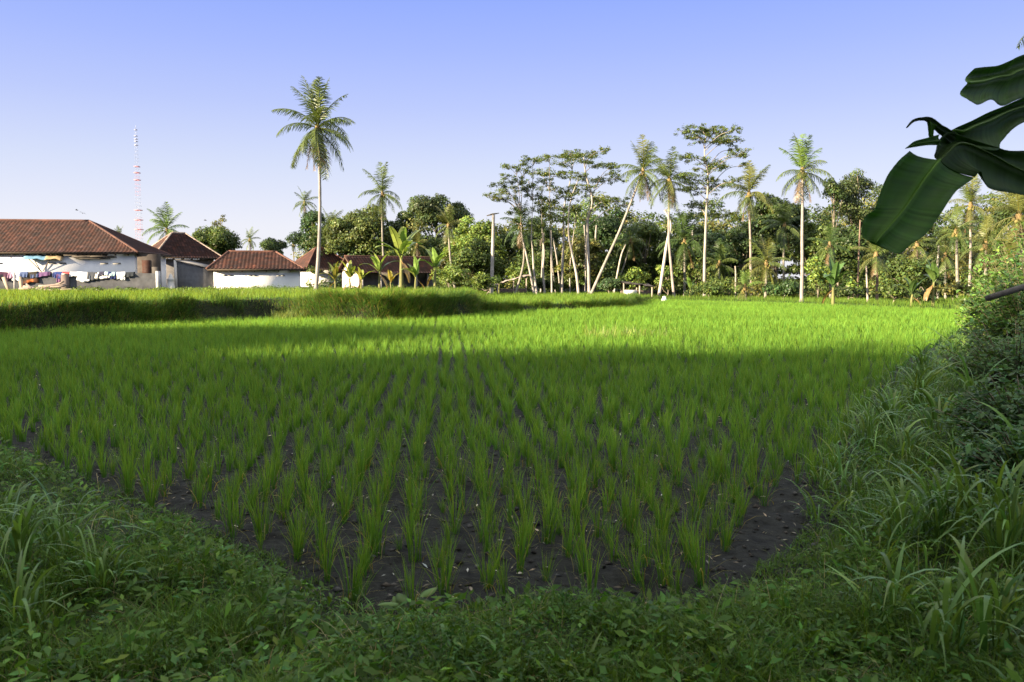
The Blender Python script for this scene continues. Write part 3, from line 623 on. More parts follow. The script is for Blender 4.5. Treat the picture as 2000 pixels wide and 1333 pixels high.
palm('palm whose single frond tip enters the sky at the top right corner', (2085, 40), (2110, 700), 24, 100, 'olive', 28, 14, 0, bend=.2)
# dead trunk and other bare poles
def pole(name, label, cat, pts, d, r0, r1, tint, cap=False):
    b = P(pts[0][0], pts[0][1], d); z = hz(b.x, d); w = [P(px, py, d) for px, py in pts]
    loc = [(p.x - b.x, 0, p.z - z) for p in w]; loc[0] = (0, 0, -.2)
    mb = MB(); q = curve(loc, 24); tube(mb, q, np.linspace(r0, r1, 24) * (1 + .06 * np.sin(np.arange(24) * 2)), 8, np.array(tint) * np.exp(rng.normal(0, .12, (24, 1))))
    if cap:
        tube(mb, [q[-1] + (-.55, 0, -.08), q[-1] + (-.1, .02, .05), q[-1] + (.45, 0, .14)], [.04, .08, .03], 6, (.14, .12, .09))
    o = mb.build(name, M_palmbark, None, True); o.location = (b.x, d, z); tag(o, label, cat)
pole('dead_palm_trunk', 'bare crownless palm trunk with a ragged broken top left of the umbrella trees', 'tree trunk', [(960, 580), (962, 500), (964, 420)], 66, .15, .115, (.33, .30, .27), True)
pole('bare_tree', 'slim reddish brown bare trunk right of the bright palm trunk', 'tree trunk', [(1674, 602), (1676, 540), (1680, 430)], 64, .10, .05, (.16, .11, .085))
pole('bare_tree', 'thin short grey trunk between the reddish trunk and the yellowing palm', 'tree trunk', [(1695, 606), (1694, 570), (1692, 520)], 50, .075, .05, (.3, .26, .23))
pole('bare_tree', 'pale trunk leaning right behind the twin trunks of the straight palm', 'tree trunk', [(1287, 545), (1302, 480), (1310, 440), (1298, 410)], 68, .14, .09, (.44, .39, .34))
pole('bare_tree', 'thin slanting pale stem just right of the leaning palm', 'tree trunk', [(1198, 545), (1212, 505), (1222, 478)], 69, .08, .05, (.4, .36, .3))
for i, (lab, pp, d, r0) in enumerate((('slim pale stem between the curved and the wavy umbrella trees', [(1056, 578), (1059, 520), (1062, 455)], 73, .09), ('slim pale stem crossing behind the wavy umbrella trunk', [(1086, 577), (1079, 520), (1076, 450)], 74, .085), ('thin pale stem leaning left between the straight and forked umbrella trees', [(1095, 575), (1088, 510), (1080, 465)], 73.5, .08),
      ('thin pale stem with a slight kink left of the tallest umbrella tree', [(1143, 576), (1146, 510), (1141, 440)], 74, .09), ('thin pale stem just left of the mast like white trunk', [(1352, 578), (1356, 520), (1352, 450)], 73, .09), ('thin grey stem in shade right of the tallest umbrella tree', [(1160, 500), (1163, 470), (1165, 440)], 75, .10), ('slim pale stem behind the twin banana plants', [(1832, 590), (1830, 540), (1834, 480)], 62, .10))):
    pole('bare_tree', lab, 'tree trunk', pp, d, r0, r0 * .7, (.27, .25, .22))
pole('bare_tree', 'slim pale stem standing low before the small palms in the middle of the grove', 'tree trunk', [(1436, 580), (1437, 540), (1436, 520)], 61, .07, .05, (.26, .23, .19))

# ------------------------------------------------------------------ umbrella trees (thin pale trunks, flat layered crowns)
def c3(x, y): return (850 + x * .2925, 230 + y * .2925)
def c4(x, y): return (1300 + x * .2926, 230 + y * .2926)
T3 = [  # trunk polylines, measured on the photograph
    ('umbrella tree with a curved trunk at the left of the cluster', [(665, 1190), (640, 1060), (605, 900), (580, 790), (572, 640)], 68.5, .16),
    ('umbrella tree with a slightly bowed trunk standing close to the curved one', [(682, 1192), (660, 1040), (650, 880), (642, 790), (650, 560)], 67.5, .14),
    ('umbrella tree with a wavy thin trunk left of the middle of the cluster', [(733, 1192), (719, 1020), (728, 900), (716, 770), (710, 560)], 69, .14),
    ('umbrella tree with a thin straight trunk in the middle of the cluster', [(780, 1194), (775, 900), (769, 700), (765, 480)], 70, .12),
    ('umbrella tree with a high straight trunk that forks under the densest pads', [(845, 1190), (849, 1000), (860, 800), (862, 600), (900, 430), (930, 270)], 71, .17),
    ('umbrella tree whose trunk bends left and then right near the front', [(959, 1198), (945, 1050), (915, 900), (893, 760), (905, 560), (960, 400)], 67, .17),
    ('tallest umbrella tree of the cluster, beside the foot of the leaning palm', [(1030, 1190), (1022, 950), (1020, 700), (1045, 560), (1000, 380), (985, 250)], 68.5, .19),
    ('thin umbrella tree hidden half behind the tallest one', [(1003, 1180), (1004, 900), (1006, 700), (1060, 480)], 72, .12),
    ('very thin umbrella tree between the forked and bending trunks', [(901, 1196), (902, 1000), (925, 800), (950, 600)], 72.5, .10)]
PADS3 = [(535, 335, 70), (650, 285, 60), (760, 275, 70), (850, 300, 60), (930, 250, 70), (1000, 225, 70), (1080, 215, 50), (1140, 215, 35), (700, 345, 60), (800, 360, 80), (870, 385, 50), (1000, 290, 90), (1100, 315, 70), (1180, 320, 50),
    (960, 390, 60), (1040, 410, 70), (1130, 415, 40), (1230, 400, 50), (490, 405, 40), (540, 430, 40), (620, 415, 40), (720, 440, 50), (430, 460, 50), (480, 490, 60), (560, 480, 50), (650, 470, 70), (370, 525, 40), (420, 540, 40), (500, 545, 40),
    (640, 525, 60), (730, 550, 60), (800, 470, 40), (900, 475, 60), (980, 480, 80), (1050, 495, 30), (920, 535, 50), (1100, 535, 50), (1150, 555, 60), (1230, 555, 50), (1280, 580, 30), (780, 590, 60), (880, 595, 80), (930, 620, 30), (750, 650, 40),
    (790, 680, 60), (560, 640, 60), (520, 690, 40), (640, 740, 50), (720, 720, 40), (690, 600, 45), (840, 520, 40), (1200, 350, 40), (880, 260, 50), (590, 345, 40)]
T4 = [('very tall umbrella tree with a mast like white trunk rising above the palms', [(260, 1225), (259, 1000), (258, 800), (262, 640), (272, 400), (255, 250), (262, 130)], 67, .19)]
PADS4 = [(110, 95, 40), (170, 110, 50), (220, 75, 50), (280, 80, 60), (330, 100, 60), (410, 70, 60), (440, 100, 40), (200, 150, 50), (290, 140, 80), (380, 155, 60), (440, 160, 60), (490, 185, 30), (130, 265, 50), (190, 280, 60), (330, 290, 40),
    (380, 300, 60), (440, 260, 60), (520, 250, 30), (580, 290, 30), (230, 345, 60), (300, 350, 40), (120, 400, 90), (200, 430, 90), (300, 420, 40), (150, 470, 80), (270, 490, 60), (370, 440, 50), (440, 430, 50), (210, 590, 70), (320, 640, 80), (400, 650, 50), (250, 560, 40)]
def umbrella(trunks, pads, cv):
    owner = {i: [] for i in range(len(trunks))}
    for (x, y, h) in pads:
        best = min(range(len(trunks)), key=lambda i: min(abs(x - q[0]) + .8 * max(0, q[1] - y - 40) * .4 + .8 * abs(q[1] - y - 60) * .5 for q in trunks[i][1][2:]) + rng.uniform(0, 40)); owner[best].append((x, y, h))
    for i, (lab, tp, d, r0) in enumerate(trunks):
        w = [P(*cv(*p), d) for p in tp]; z = hz(w[0].x, d); root = empty('umbrella_tree', (w[0].x, d, z)); tag(root, lab, 'tree', 'umbrella trees in the grove')
        o = np.array([w[0].x, d, z]); dep = np.cumsum(np.concatenate([[0], rng.normal(0, .25, len(w) - 1)]))
        pts = np.array([tuple(p) for p in w]) - o; pts[:, 1] += dep; pts[0, 2] = -.2
        q = curve(pts, 44); mb = MB(); rad = .72 * r0 * np.linspace(1, .22, 44); rad[0] *= 1.5; rad[1] *= 1.2
        tube(mb, q, rad, 8, np.array((.32, .29, .26)) * np.exp(rng.normal(0, .10, (44, 1))))
        cb = MB()
        for (x, y, h) in owner[i]:
            c = P(*cv(x, y), d); c = np.array(tuple(c)) - o; hw = h * .2925 / F * d; c[1] += rng.normal(0, 1.0)
            cand = [k for k in range(14, 44) if q[k][2] < c[2] - .1] or [14]
            k = max(cand, key=lambda k: -abs((c[2] - q[k][2]) - .55 * np.linalg.norm(c[:2] - q[k][:2])))
            a = q[k]; m = (a + c) / 2 + np.array([0, 0, .12 * np.linalg.norm(c - a)]); e = np.array(c) - (0, 0, .1)
            lim = curve([a, m, e], 10); tube(mb, lim, np.linspace(max(.035, rad[k] * .5), .014, 10), 5, (.24, .21, .18))
            for s in range(4):
                e2 = e + np.array([rng.uniform(-.8, .8) * hw, rng.uniform(-.7, .7) * hw, rng.uniform(-.05, .15)]); tube(mb, [lim[7], (lim[7] + e2) / 2 + (0, 0, .05), e2], [.022, .016, .01], 4, (.22, .20, .16))
            hw *= 1.15; n = int(600 * hw); ns = 11
            cs = c + np.stack([rng.uniform(-1, 1, ns) * hw, rng.uniform(-.8, .8, ns) * hw, rng.uniform(-.28, .26, ns)], 1)
            ci = rng.integers(0, ns, n); rr = rng.normal(0, 1, (n, 3)) * np.array([.17 * hw, .17 * hw, .07])
            pos = cs[ci] + rr; nor = unit(rng.normal(0, .45, (n, 3)) + np.array([0, 0, 1.]))
            leaves(cb, pos, nor, rng.uniform(.10, .21, n), .5, vary((.115, .155, .04), n, .3, .15))
        mb.build('trunk', M_bark, root, True)
        if cb.n: cb.build('crown', M_leaf, root)
umbrella(T3, PADS3, c3); umbrella(T4, PADS4, c4)

# ------------------------------------------------------------------ broadleaf trees
def blob_crown(cb, blobs, tone, leaf, per, flat=.8, ragged=.18):
    for (c, r) in blobs:
        n = int(per * r * r); dirs = rvec(n); dirs[:, 2] = np.abs(dirs[:, 2]) * 1.0 - .45 * (rng.random(n) < .5)
        dirs = unit(dirs); rad = r * (1 - np.abs(rng.normal(0, ragged, n)) + .10 * rng.normal(0, 1, n))
        pos = c + dirs * rad[:, None] * np.array([1, 1, flat]); nor = unit(dirs + rng.normal(0, .55, (n, 3)) + np.array([0, 0, .35]))
        k = math.exp(rng.normal(0, .22))
        leaves(cb, pos, nor, rng.uniform(.7, 1.3, n) * leaf, .55, vary(np.array(tone) * k, n, .25, .12))
def broadleaf(label, px, top, hw, bot, base, d, tone, nb=26, leaf=.26, per=230, seed=0, trunk_r=.18, name='broadleaf_tree', shape=1.0, group=None):
    global rng
    keep = rng; rng = np.random.default_rng(seed + 900)
    b = P(px, base, d); z = hz(b.x, d); root = empty(name, (b.x, d, z)); tag(root, label, 'tree', group)
    zt = P(px, top, d).z - z; zb = max(.3, P(px, bot, d).z - z); R = 1.18 * hw / F * d; zc, H = (zt + zb) / 2, (zt - zb) / 2
    blobs = []
    for i in range(nb):
        v = rvec(1)[0]; v *= rng.uniform(.4, 1.16) ** .7
        rb = R * rng.uniform(.17, .44) * (26 / nb) ** .25
        wz = 1.0 if v[2] < 0 else 1 - .25 * shape * v[2]
        c = np.array([v[0] * (R - rb * .7) * wz, v[1] * (R - rb * .7) * wz, zc + v[2] * max(H - rb * .6, .2)]); blobs.append((c, rb))
    cb = MB(); blob_crown(cb, blobs, tone, leaf, per * 1.7)
    mb = MB(); tp = curve([(0, 0, -.2), (rng.normal(0, .15), 0, zb * .7 + .2), (rng.normal(0, .3), rng.normal(0, .3), zc + H * .4)], 18); tube(mb, tp, trunk_r * np.linspace(1.1, .3, 18), 8, (.22, .19, .15))
    for c, r in blobs[::2]:
        k = int(rng.integers(6, 15)); a = tp[k]; tube(mb, curve([a, (a + c) / 2 + rng.normal(0, .2, 3), c], 8), np.linspace(trunk_r * .4, .02, 8), 5, (.2, .17, .13))
    mb.build('trunk', M_bark, root, True); cb.build('crown', M_leaf, root)
    rng = keep
    return root
OL, DK, MD, LT, BL = (.115, .125, .034), (.050, .080, .024), (.080, .120, .030), (.130, .190, .038), (.062, .105, .042)
broadleaf('round bushy tree right of the pyramid roof, behind the white house', 415, 442, 50, 512, 545, 108, MD, 30, .3, 200, 1)
broadleaf('thin ragged tree top with a few tufts above the bushy tree behind the white house', 435, 416, 17, 462, 545, 112, OL, 9, .22, 120, 2, .1)
broadleaf('low dark tree peeking over the right end of the white house roof', 531, 467, 28, 510, 545, 122, DK, 16, .3, 200, 3)
broadleaf('dark round tree directly behind the tall palm trunk', 622, 404, 46, 505, 560, 96, (.04, .075, .026), 34, .28, 220, 4, shape=.2)
broadleaf('broad olive tree behind the gable house, below the dark fronded palm', 714, 406, 64, 520, 560, 90, (.080, .108, .030), 46, .28, 220, 5)
broadleaf('dark narrow tree between the olive tree and the tall round tree', 787, 415, 40, 530, 560, 92, DK, 28, .28, 230, 6)
broadleaf('tall round topped tree with a bulging crown above the banana plants', 855, 371, 52, 470, 565, 92, (.06, .088, .03), 36, .26, 230, 7, .22, shape=.3)
broadleaf('dark lower tree below the tall round topped one', 850, 450, 56, 545, 565, 86, DK, 30, .28, 230, 8)
broadleaf('light green tree right of the tall round topped tree', 930, 422, 50, 545, 575, 80, LT, 40, .26, 230, 9)
broadleaf('olive shrubby tree in front of the light green tree, left of the bare trunk', 925, 470, 48, 570, 578, 76, MD, 30, .24, 230, 10)
broadleaf('dark tree behind the dark curved palm at the left end of the umbrella trees', 1010, 450, 56, 560, 575, 84, DK, 34, .3, 230, 11)
broadleaf('dark tree low behind the middle of the umbrella tree cluster', 1090, 490, 60, 575, 580, 82, DK, 34, .28, 230, 12)
broadleaf('dense dark tree behind the leaning palm trunk', 1190, 412, 62, 560, 580, 80, (.035, .066, .022), 44, .28, 230, 13)
broadleaf('mid green tree wrapped in creepers between the leaning and straight palms', 1255, 428, 52, 575, 582, 76, MD, 40, .26, 230, 14, shape=.1)
broadleaf('dark tree behind the straight pale palm trunk', 1330, 432, 55, 570, 583, 82, DK, 36, .3, 230, 15)
broadleaf('grey green tree behind the mast like white trunk', 1405, 438, 52, 560, 585, 84, BL, 34, .28, 220, 16)
broadleaf('large dark tree left of the bright right side palm', 1512, 376, 62, 520, 588, 82, DK, 44, .28, 230, 17, .24)
broadleaf('mid green tree behind the bright palm trunk', 1598, 425, 54, 580, 600, 74, MD, 40, .26, 230, 18)
broadleaf('airy tall tree with visible branches behind the left edge of the banana leaf', 1668, 328, 62, 470, 600, 72, (.07, .098, .033), 34, .2, 190, 19, .2, shape=.1)
broadleaf('dark clump of creeper hanging on the left of the airy tall tree', 1622, 350, 22, 420, 600, 70, DK, 14, .22, 260, 20, .1, shape=-.3)
broadleaf('dark tree at the foot of the airy tall tree', 1660, 450, 66, 590, 602, 68, (.045, .075, .022), 44, .26, 230, 21)
broadleaf('mid green tree below the tip of the hanging banana leaf', 1760, 500, 48, 600, 606, 62, MD, 32, .24, 230, 22)
broadleaf('dark tree between golden palms at the right side', 1855, 440, 46, 570, 606, 74, DK, 28, .28, 210, 23)
broadleaf('leafy green tree rising over the bushes at the far right edge', 1975, 375, 52, 560, 610, 52, (.065, .10, .028), 34, .2, 230, 24)
broadleaf('dull green tree behind the mottled palm trunk at the right', 1915, 480, 50, 600, 608, 64, OL, 30, .24, 230, 25)
broadleaf('dark leafy tree filling the gap behind the thin straight umbrella trunk', 1055, 430, 44, 560, 578, 79, DK, 34, .28, 220, 61)
broadleaf('olive tree between the tallest umbrella tree and the leaning palm', 1135, 455, 46, 575, 580, 74, OL, 32, .26, 220, 62)
broadleaf('mid green tree between the straight palm and the mast like trunk', 1362, 470, 46, 580, 585, 73, MD, 32, .26, 220, 63)
broadleaf('dark bushy tree just right of the mast like white trunk', 1445, 450, 44, 580, 588, 74, (.045, .075, .022), 32, .26, 220, 64)
broadleaf('leafy tree between the bright palm and the airy tall tree', 1635, 470, 44, 590, 602, 66, MD, 32, .24, 220, 65)
broadleaf('dark tree between the leaning palm and the straight palm', 1290, 470, 40, 575, 583, 79, DK, 30, .28, 220, 66)
broadleaf('light olive tree behind the bright green shrub left of the bare trunk', 895, 480, 40, 560, 575, 82, OL, 28, .26, 220, 67)
# ------------------------------------------------------------------ shrubs along the grove's edge
for i, (px, top, hw, base, d, tone, lab) in enumerate(((880, 520, 36, 572, 66, LT, 'bright green shrub under the slanting palm behind the banana plants'), (945, 535, 28, 578, 64, LT, 'pale green shrub at the foot of the bare crownless trunk'), (1060, 540, 22, 578, 72, DK, 'dark shrub among the feet of the umbrella trees'),
      (1120, 530, 26, 580, 74, MD, 'green shrub between two umbrella tree trunks'), (1195, 545, 26, 582, 65, BL, 'round blue green shrub right of the leaning palm foot'), (1240, 525, 26, 580, 70, LT, 'bright creeper covered shrub behind the low dark hut'), (1300, 510, 20, 583, 69, LT, 'tall narrow creeper column beside the pale leaning trunk'),
      (1385, 560, 26, 590, 61, MD, 'low shrub at the foot of the mast like white trunk'), (1420, 540, 28, 592, 64, MD, 'shrub right of the mast like white trunk'), (1525, 555, 34, 596, 57, (.05, .095, .03), 'broad leafy shrub left of the bright palm trunk'), (1592, 505, 30, 600, 60, LT, 'light green shrub rising right of the bright palm trunk'),
      (1655, 560, 22, 603, 54, DK, 'dark shrub beside the reddish bare trunk'), (1740, 555, 30, 606, 48, MD, 'bushy shrub right of the yellowing palm foot'), (1800, 575, 24, 608, 46, DK, 'dark shrub behind the twin banana plants'), (1862, 560, 30, 610, 46, OL, 'dry looking shrub at the right end of the paddy'), (1915, 575, 30, 622, 34, MD, 'leafy shrub where the right bank meets the grove'))):
    broadleaf(lab, px, top, hw, base - 4, base, d, tone, 18, .2, 300, 40 + i, .06, 'shrub')
# far wood behind everything: one mass
mb = MB()
for px in np.arange(600, 2080, 7):
    d = rng.uniform(86, 102); base = 476 if px < 960 else 424 if px < 1700 else 414
    top = base + 14 * math.sin(px * .021) + 12 * math.sin(px * .057 + 1) + rng.normal(0, 17); p = P(px, top, d)
    for z in np.arange(1.0, p.z, 1.5):
        t = (DK, DK, MD, OL)[int(rng.integers(4))]
        blob_crown(mb, [(np.array([p.x + rng.normal(0, .6), d + rng.normal(0, 1.5), z]), rng.uniform(.7, 1.5))], t, .34, 80, .8, .25)
tag(mb.build('wood', M_leaf), kind='stuff')
# undergrowth under the grove
mb = MB()
for i in range(760):
    px = rng.uniform(850, 1960); d = rng.uniform(72.5, 86) if px < 1350 else rng.uniform(60, 76); p = P(px, 580, d); bulge = .7 + 2.0 * max(0, float(vnoise(px, 0, 55, 77)) + .35)
    h = abs(rng.normal(.4, .45)) * bulge + .15 + max(0, d - 70) * .06; t = (DK, DK, MD, OL, LT, MD)[int(rng.integers(6))]
    blob_crown(mb, [(np.array([p.x, d, hz(p.x, d) + h * .7]), .3 + h * .38)], t, rng.uniform(.14, .28), 210, 1.0, .3)
tag(mb.build('undergrowth', M_leaf), kind='stuff')
# ------------------------------------------------------------------ banana plants
def banana_leaf(mb, th0, droop, Lf, Wd, seed, tone, tear=.35):
    """leaf in the local x-z plane starting at the origin, folded on its midrib, with torn edges"""
    r = np.random.default_rng(seed); n = 40; t = np.linspace(0, 1, n); th = np.radians(th0 - droop * t ** 1.4)
    x = np.concatenate([[0], np.cumsum(np.cos(th) / (n - 1))[:-1]]) * Lf; z = np.concatenate([[0], np.cumsum(np.sin(th) / (n - 1))[:-1]]) * Lf
    mid = np.stack([x, .03 * Lf * np.sin(2.5 * t + seed), z], 1); tan = unit(np.gradient(mid, axis=0)); side = np.array([0, 1.0, 0]); up = np.cross(tan, side)
    tube(mb, mid, np.linspace(.018, .003, n) * Lf * .8, 5, np.array(tone) * (1.5, 1.3, 1.3))
    w = Wd / 2 * np.where(t < .16, 0.04, np.sin(PI * np.clip((t - .16) / .84, 0, 1) ** .8 * .97 + .05) ** .55)
    for s in (-1, 1):
        fold = .35 + .25 * t; k0 = 6; seg = []
        k = k0
        while k < n - 1:
            e = min(n - 1, k + int(r.integers(3, 9))); seg.append((k, e)); k = e
        for (a, b) in seg:
            hang = r.uniform(0, .5) * tear * 2; idx = np.arange(a, b + 1); rows = []
            gap = (np.linspace(-1, 1, len(idx)) * -.006 * Lf * (r.random() < tear))
            for f in (0, .5, 1):
                off = (w[idx] * f)[:, None]
                rows.append(mid[idx] + side * s * off * math.cos(hang * f) * (1 - .1 * f) + up[idx] * off * (fold[idx][:, None] * (1 - f * .4)) - np.array([0, 0, 1.]) * off * math.sin(hang) * f + tan[idx] * (gap[:, None] * f))
            V = np.stack(rows, 1).reshape(-1, 3); m = len(idx); I = np.arange(m - 1)[:, None] * 3 + np.arange(2)[None]
            mb.add(V, np.stack([I, I + 1, I + 4, I + 3], -1).reshape(-1, 4), None, np.array(tone) * math.exp(r.normal(0, .12)))
def banana(label, px, base, d, rpx, n, seed, tone=(.11, .19, .035), stem=.45, dead=1, group=None):
    r = np.random.default_rng(seed + 50); b = P(px, base, d); z = hz(b.x, d); root = empty('banana_plant', (b.x, d, z), r.uniform(0, 6)); tag(root, label, 'banana plant', group)
    Lf = rpx / F * d * 1.2; h = Lf * stem + .2
    mb = MB(); tube(mb, curve([(0, 0, -.1), (.02, 0, h * .5), (0, .03, h)], 10), np.linspace(.10, .06, 10) * max(.6, Lf / 1.6), 8, (.16, .16, .06)); mb.build('pseudostem', M_bark, root, True)
    for i in range(n):
        az = i * 2.4 + r.normal(0, .3); th0 = 84 - 34 * i / n + r.normal(0, 5); dr = 25 + 75 * i / n
        mb = MB(); banana_leaf(mb, th0, dr, Lf * r.uniform(.8, 1.05), Lf * .30, seed * 20 + i, np.array(tone) * math.exp(r.normal(0, .15)) * np.array([r.uniform(.9, 1.25), 1, 1]), .3)
        o = mb.build('leaf', M_banana, root); o.location = (0, 0, h - .05); o.rotation_euler = (0, 0, az)
    for i in range(dead):
        mb = MB(); banana_leaf(mb, -35, 50, Lf * .75, Lf * .16, seed * 20 + 15 + i, (.26, .17, .07), .5); o = mb.build('dry_leaf', M_banana, root); o.location = (0, 0, h - .12); o.rotation_euler = (0, 0, r.uniform(0, 6))
banana('tallest banana plant, with upright pale leaves, before the gable house roof', 784, 575, 62, 62, 8, 1, (.15, .23, .05), .75)
banana('banana plant with one broad slanting leaf left of the tallest one', 742, 582, 58, 42, 6, 2, (.14, .22, .05), .6)
banana('small yellowish banana plant right of the tall palm foot', 655, 584, 58, 32, 5, 3, (.19, .21, .04), .4)
banana('small bright banana plant just left of the gable wall', 684, 584, 57, 34, 6, 4, (.18, .22, .04), .45)
banana('yellow green banana plant before the gable wall', 706, 582, 56, 30, 5, 5, (.18, .22, .04), .4)
banana('small banana plant beneath the tallest one on its right', 812, 584, 57, 36, 6, 6, (.14, .22, .045), .5)
banana('banana plant with an upright pale leaf right of the gable house', 850, 582, 60, 42, 6, 7, (.15, .23, .05), .7)
banana('short yellow leaved banana plant at the middle of the banana row', 764, 588, 55, 26, 5, 8, (.24, .21, .04), .4)
banana('tiny banana plant standing alone left of the slanted shelter', 975, 582, 66, 20, 4, 9, (.16, .22, .05), .7, 0)
banana('dark green banana plant with long arched leaves right of the bright palm trunk', 1627, 602, 48, 50, 7, 10, (.06, .13, .035), .55)
banana('banana plant with a dry brown stem under the hanging banana leaf', 1822, 610, 44, 44, 6, 11, (.07, .14, .035), .75, 3)
banana('small spiky banana plant left of the dry stemmed one', 1780, 610, 45, 38, 6, 12, (.06, .12, .035), .35)
banana('low banana plant at the foot of the mast like white trunk', 1348, 590, 62, 26, 5, 13, (.11, .18, .04), .4, 0)
# ------------------------------------------------------------------ the big banana plant whose leaves hang into the picture, upper right
M_banana_dark = leaf_mat('waxy_banana_leaf', .5, .5, .2, (1.1, 1.2, .5))
def c5(x, y): return (1640 + x * .33, 80 + y * .33)
def loft(mb, left, mid, right, tone, n=70, fold=.06, rib=True):
    """blade between two edges over a midrib; rows are (x, y, depth) on the crop"""
    def w(pts): return np.array([tuple(P(*c5(p[0], p[1]), p[2])) for p in pts])
    A, Mi, B = curve(w(left), n), curve(w(mid), n), curve(w(right), n)
    cols = []
    for f in np.linspace(0, 1, 6)[:-1]: cols.append(A * (1 - f) + Mi * f + np.array([0, fold * math.sin(PI * f), 0]))
    for f in np.linspace(0, 1, 6): cols.append(Mi * (1 - f) + B * f + np.array([0, fold * math.sin(PI * f), 0]))
    V = np.stack(cols, 1); m = V.shape[1]; V[:, :, 1] += .0025 * np.sin(np.arange(n) * 1.3 + 2 * np.sin(np.arange(n)))[:, None] * np.abs(np.linspace(-1, 1, m))[None]
    I = np.arange(n - 1)[:, None] * m + np.arange(m - 1)[None]
    tn = np.array(tone) * (1 + .13 * rng.normal(0, 1, n)[:, None, None].clip(-2, 2)) * np.ones((n, m, 1)); tn[:, 5] = np.array(tone) * (1.7, 1.5, 1.3)
    mb.add(V.reshape(-1, 3), np.stack([I, I + 1, I + m + 1, I + m], -1).reshape(-1, 4), None, tn.reshape(-1, 3))
    if rib: mb.rib = MB(); tube(mb.rib, Mi + np.array([0, -.003, 0]), np.linspace(.008, .0025, n), 6, np.array(tone) * (1.9, 1.6, 1.4))
D0 = 4.6
bx_ = P(2150, 900, D0 + .3); zb_ = hz(bx_.x, bx_.y)
bp = empty('banana_plant', (bx_.x, bx_.y, zb_)); tag(bp, 'big dark banana plant whose broad torn leaves hang into the upper right sky', 'banana plant')
off = Vector((-bx_.x, -bx_.y, -zb_))
def leafpart(name, build):
    mb = MB(); build(mb); o = mb.build(name, M_banana_dark, bp, True); o.location = off; md = o.modifiers.new('thick', 'SOLIDIFY'); md.thickness = .0022; md.offset = 0
    if hasattr(mb, 'rib'): mb.rib.build('midrib', M_banana_dark, o, True)
    return o
LT_ = (.075, .180, .028)
def hang(mb):
    loft(mb, [(415, 652, D0 - .25), (345, 715, D0 - .3), (278, 810, D0 - .34), (228, 935, D0 - .37), (205, 1000, D0 - .39), (150, 1042, D0 - .4), (134, 1110, D0 - .42), (142, 1165, D0 - .43), (207, 1196, D0 - .44)],
         [(592, 706, D0 - .1), (545, 765, D0 - .15), (480, 850, D0 - .2), (420, 940, D0 - .25), (370, 1010, D0 - .3), (320, 1070, D0 - .34), (275, 1120, D0 - .38), (240, 1160, D0 - .41), (211, 1198, D0 - .44)],
         [(795, 812, D0 - .05), (740, 852, D0 - .1), (688, 893, D0 - .14), (635, 965, D0 - .2), (575, 1060, D0 - .25), (510, 1145, D0 - .3), (430, 1200, D0 - .36), (345, 1260, D0 - .4), (215, 1200, D0 - .44)], LT_, fold=.05)
leafpart('leaf', hang)
def bent(mb):                                                    # folded base of the same leaf and its torn strips
    loft(mb, [(585, 640, D0 - .12), (588, 590, D0 - .1), (640, 545, D0 - .05), (710, 560, D0), (800, 590, D0 + .05), (900, 620, D0 + .1), (1000, 650, D0 + .15), (1150, 655, D0 + .25), (1400, 700, D0 + .35)],
         [(590, 712, D0 - .1), (640, 660, D0 - .06), (700, 610, D0 - .02), (770, 615, D0 + .02), (850, 650, D0 + .06), (930, 690, D0 + .1), (1020, 740, D0 + .15), (1150, 800, D0 + .25), (1400, 900, D0 + .35)],
         [(800, 808, D0 - .06), (822, 780, D0 - .06), (838, 775, D0 - .05), (850, 820, D0 - .02), (880, 868, D0 + .02), (945, 890, D0 + .06), (1020, 900, D0 + .1), (1150, 930, D0 + .2), (1400, 1010, D0 + .3)], (.048, .10, .024), fold=.05)
leafpart('leaf', bent)
def strip_low(mb):
    loft(mb, [(398, 634, D0 - .28), (440, 597, D0 - .24), (520, 575, D0 - .18), (590, 555, D0 - .1)], [(398, 634, D0 - .28), (450, 612, D0 - .24), (520, 598, D0 - .18), (600, 590, D0 - .1)], [(400, 636, D0 - .28), (450, 628, D0 - .24), (520, 618, D0 - .18), (600, 618, D0 - .1)], LT_, 12, .02, False)
def strip_hook(mb):
    loft(mb, [(400, 512, D0 - .3), (432, 468, D0 - .25), (490, 453, D0 - .2), (545, 455, D0 - .14), (610, 500, D0 - .06), (690, 545, D0)], [(401, 513, D0 - .3), (436, 474, D0 - .25), (490, 462, D0 - .2), (540, 475, D0 - .14), (600, 530, D0 - .06), (690, 580, D0)],
         [(402, 514, D0 - .3), (440, 480, D0 - .25), (492, 472, D0 - .2), (522, 485, D0 - .14), (585, 548, D0 - .06), (680, 620, D0)], (.035, .07, .022), 16, .015, False)
def strip_link(mb):
    loft(mb, [(518, 480, D0 - .16), (522, 520, D0 - .15), (530, 570, D0 - .14)], [(536, 476, D0 - .16), (540, 520, D0 - .15), (540, 570, D0 - .14)], [(575, 500, D0 - .14), (558, 530, D0 - .13), (556, 565, D0 - .13)], LT_, 8, .01, False)
for f_ in (strip_low, strip_hook, strip_link): leafpart('torn_strip', f_)
leafpart('leaf', lambda mb: loft(mb, [(668, 527, D0 + .1), (700, 510, D0 + .14), (780, 475, D0 + .2), (880, 425, D0 + .28), (980, 385, D0 + .36), (1095, 335, D0 + .45), (1400, 230, D0 + .7)],
    [(672, 530, D0 + .1), (740, 535, D0 + .12), (820, 500, D0 + .16), (900, 470, D0 + .24), (990, 425, D0 + .33), (1095, 390, D0 + .42), (1400, 300, D0 + .7)],
    [(676, 534, D0 + .1), (760, 600, D0 + .05), (850, 640, D0 + .05), (940, 645, D0 + .1), (962, 590, D0 + .2), (1095, 480, D0 + .35), (1400, 400, D0 + .7)], (.06, .135, .025), fold=.05))
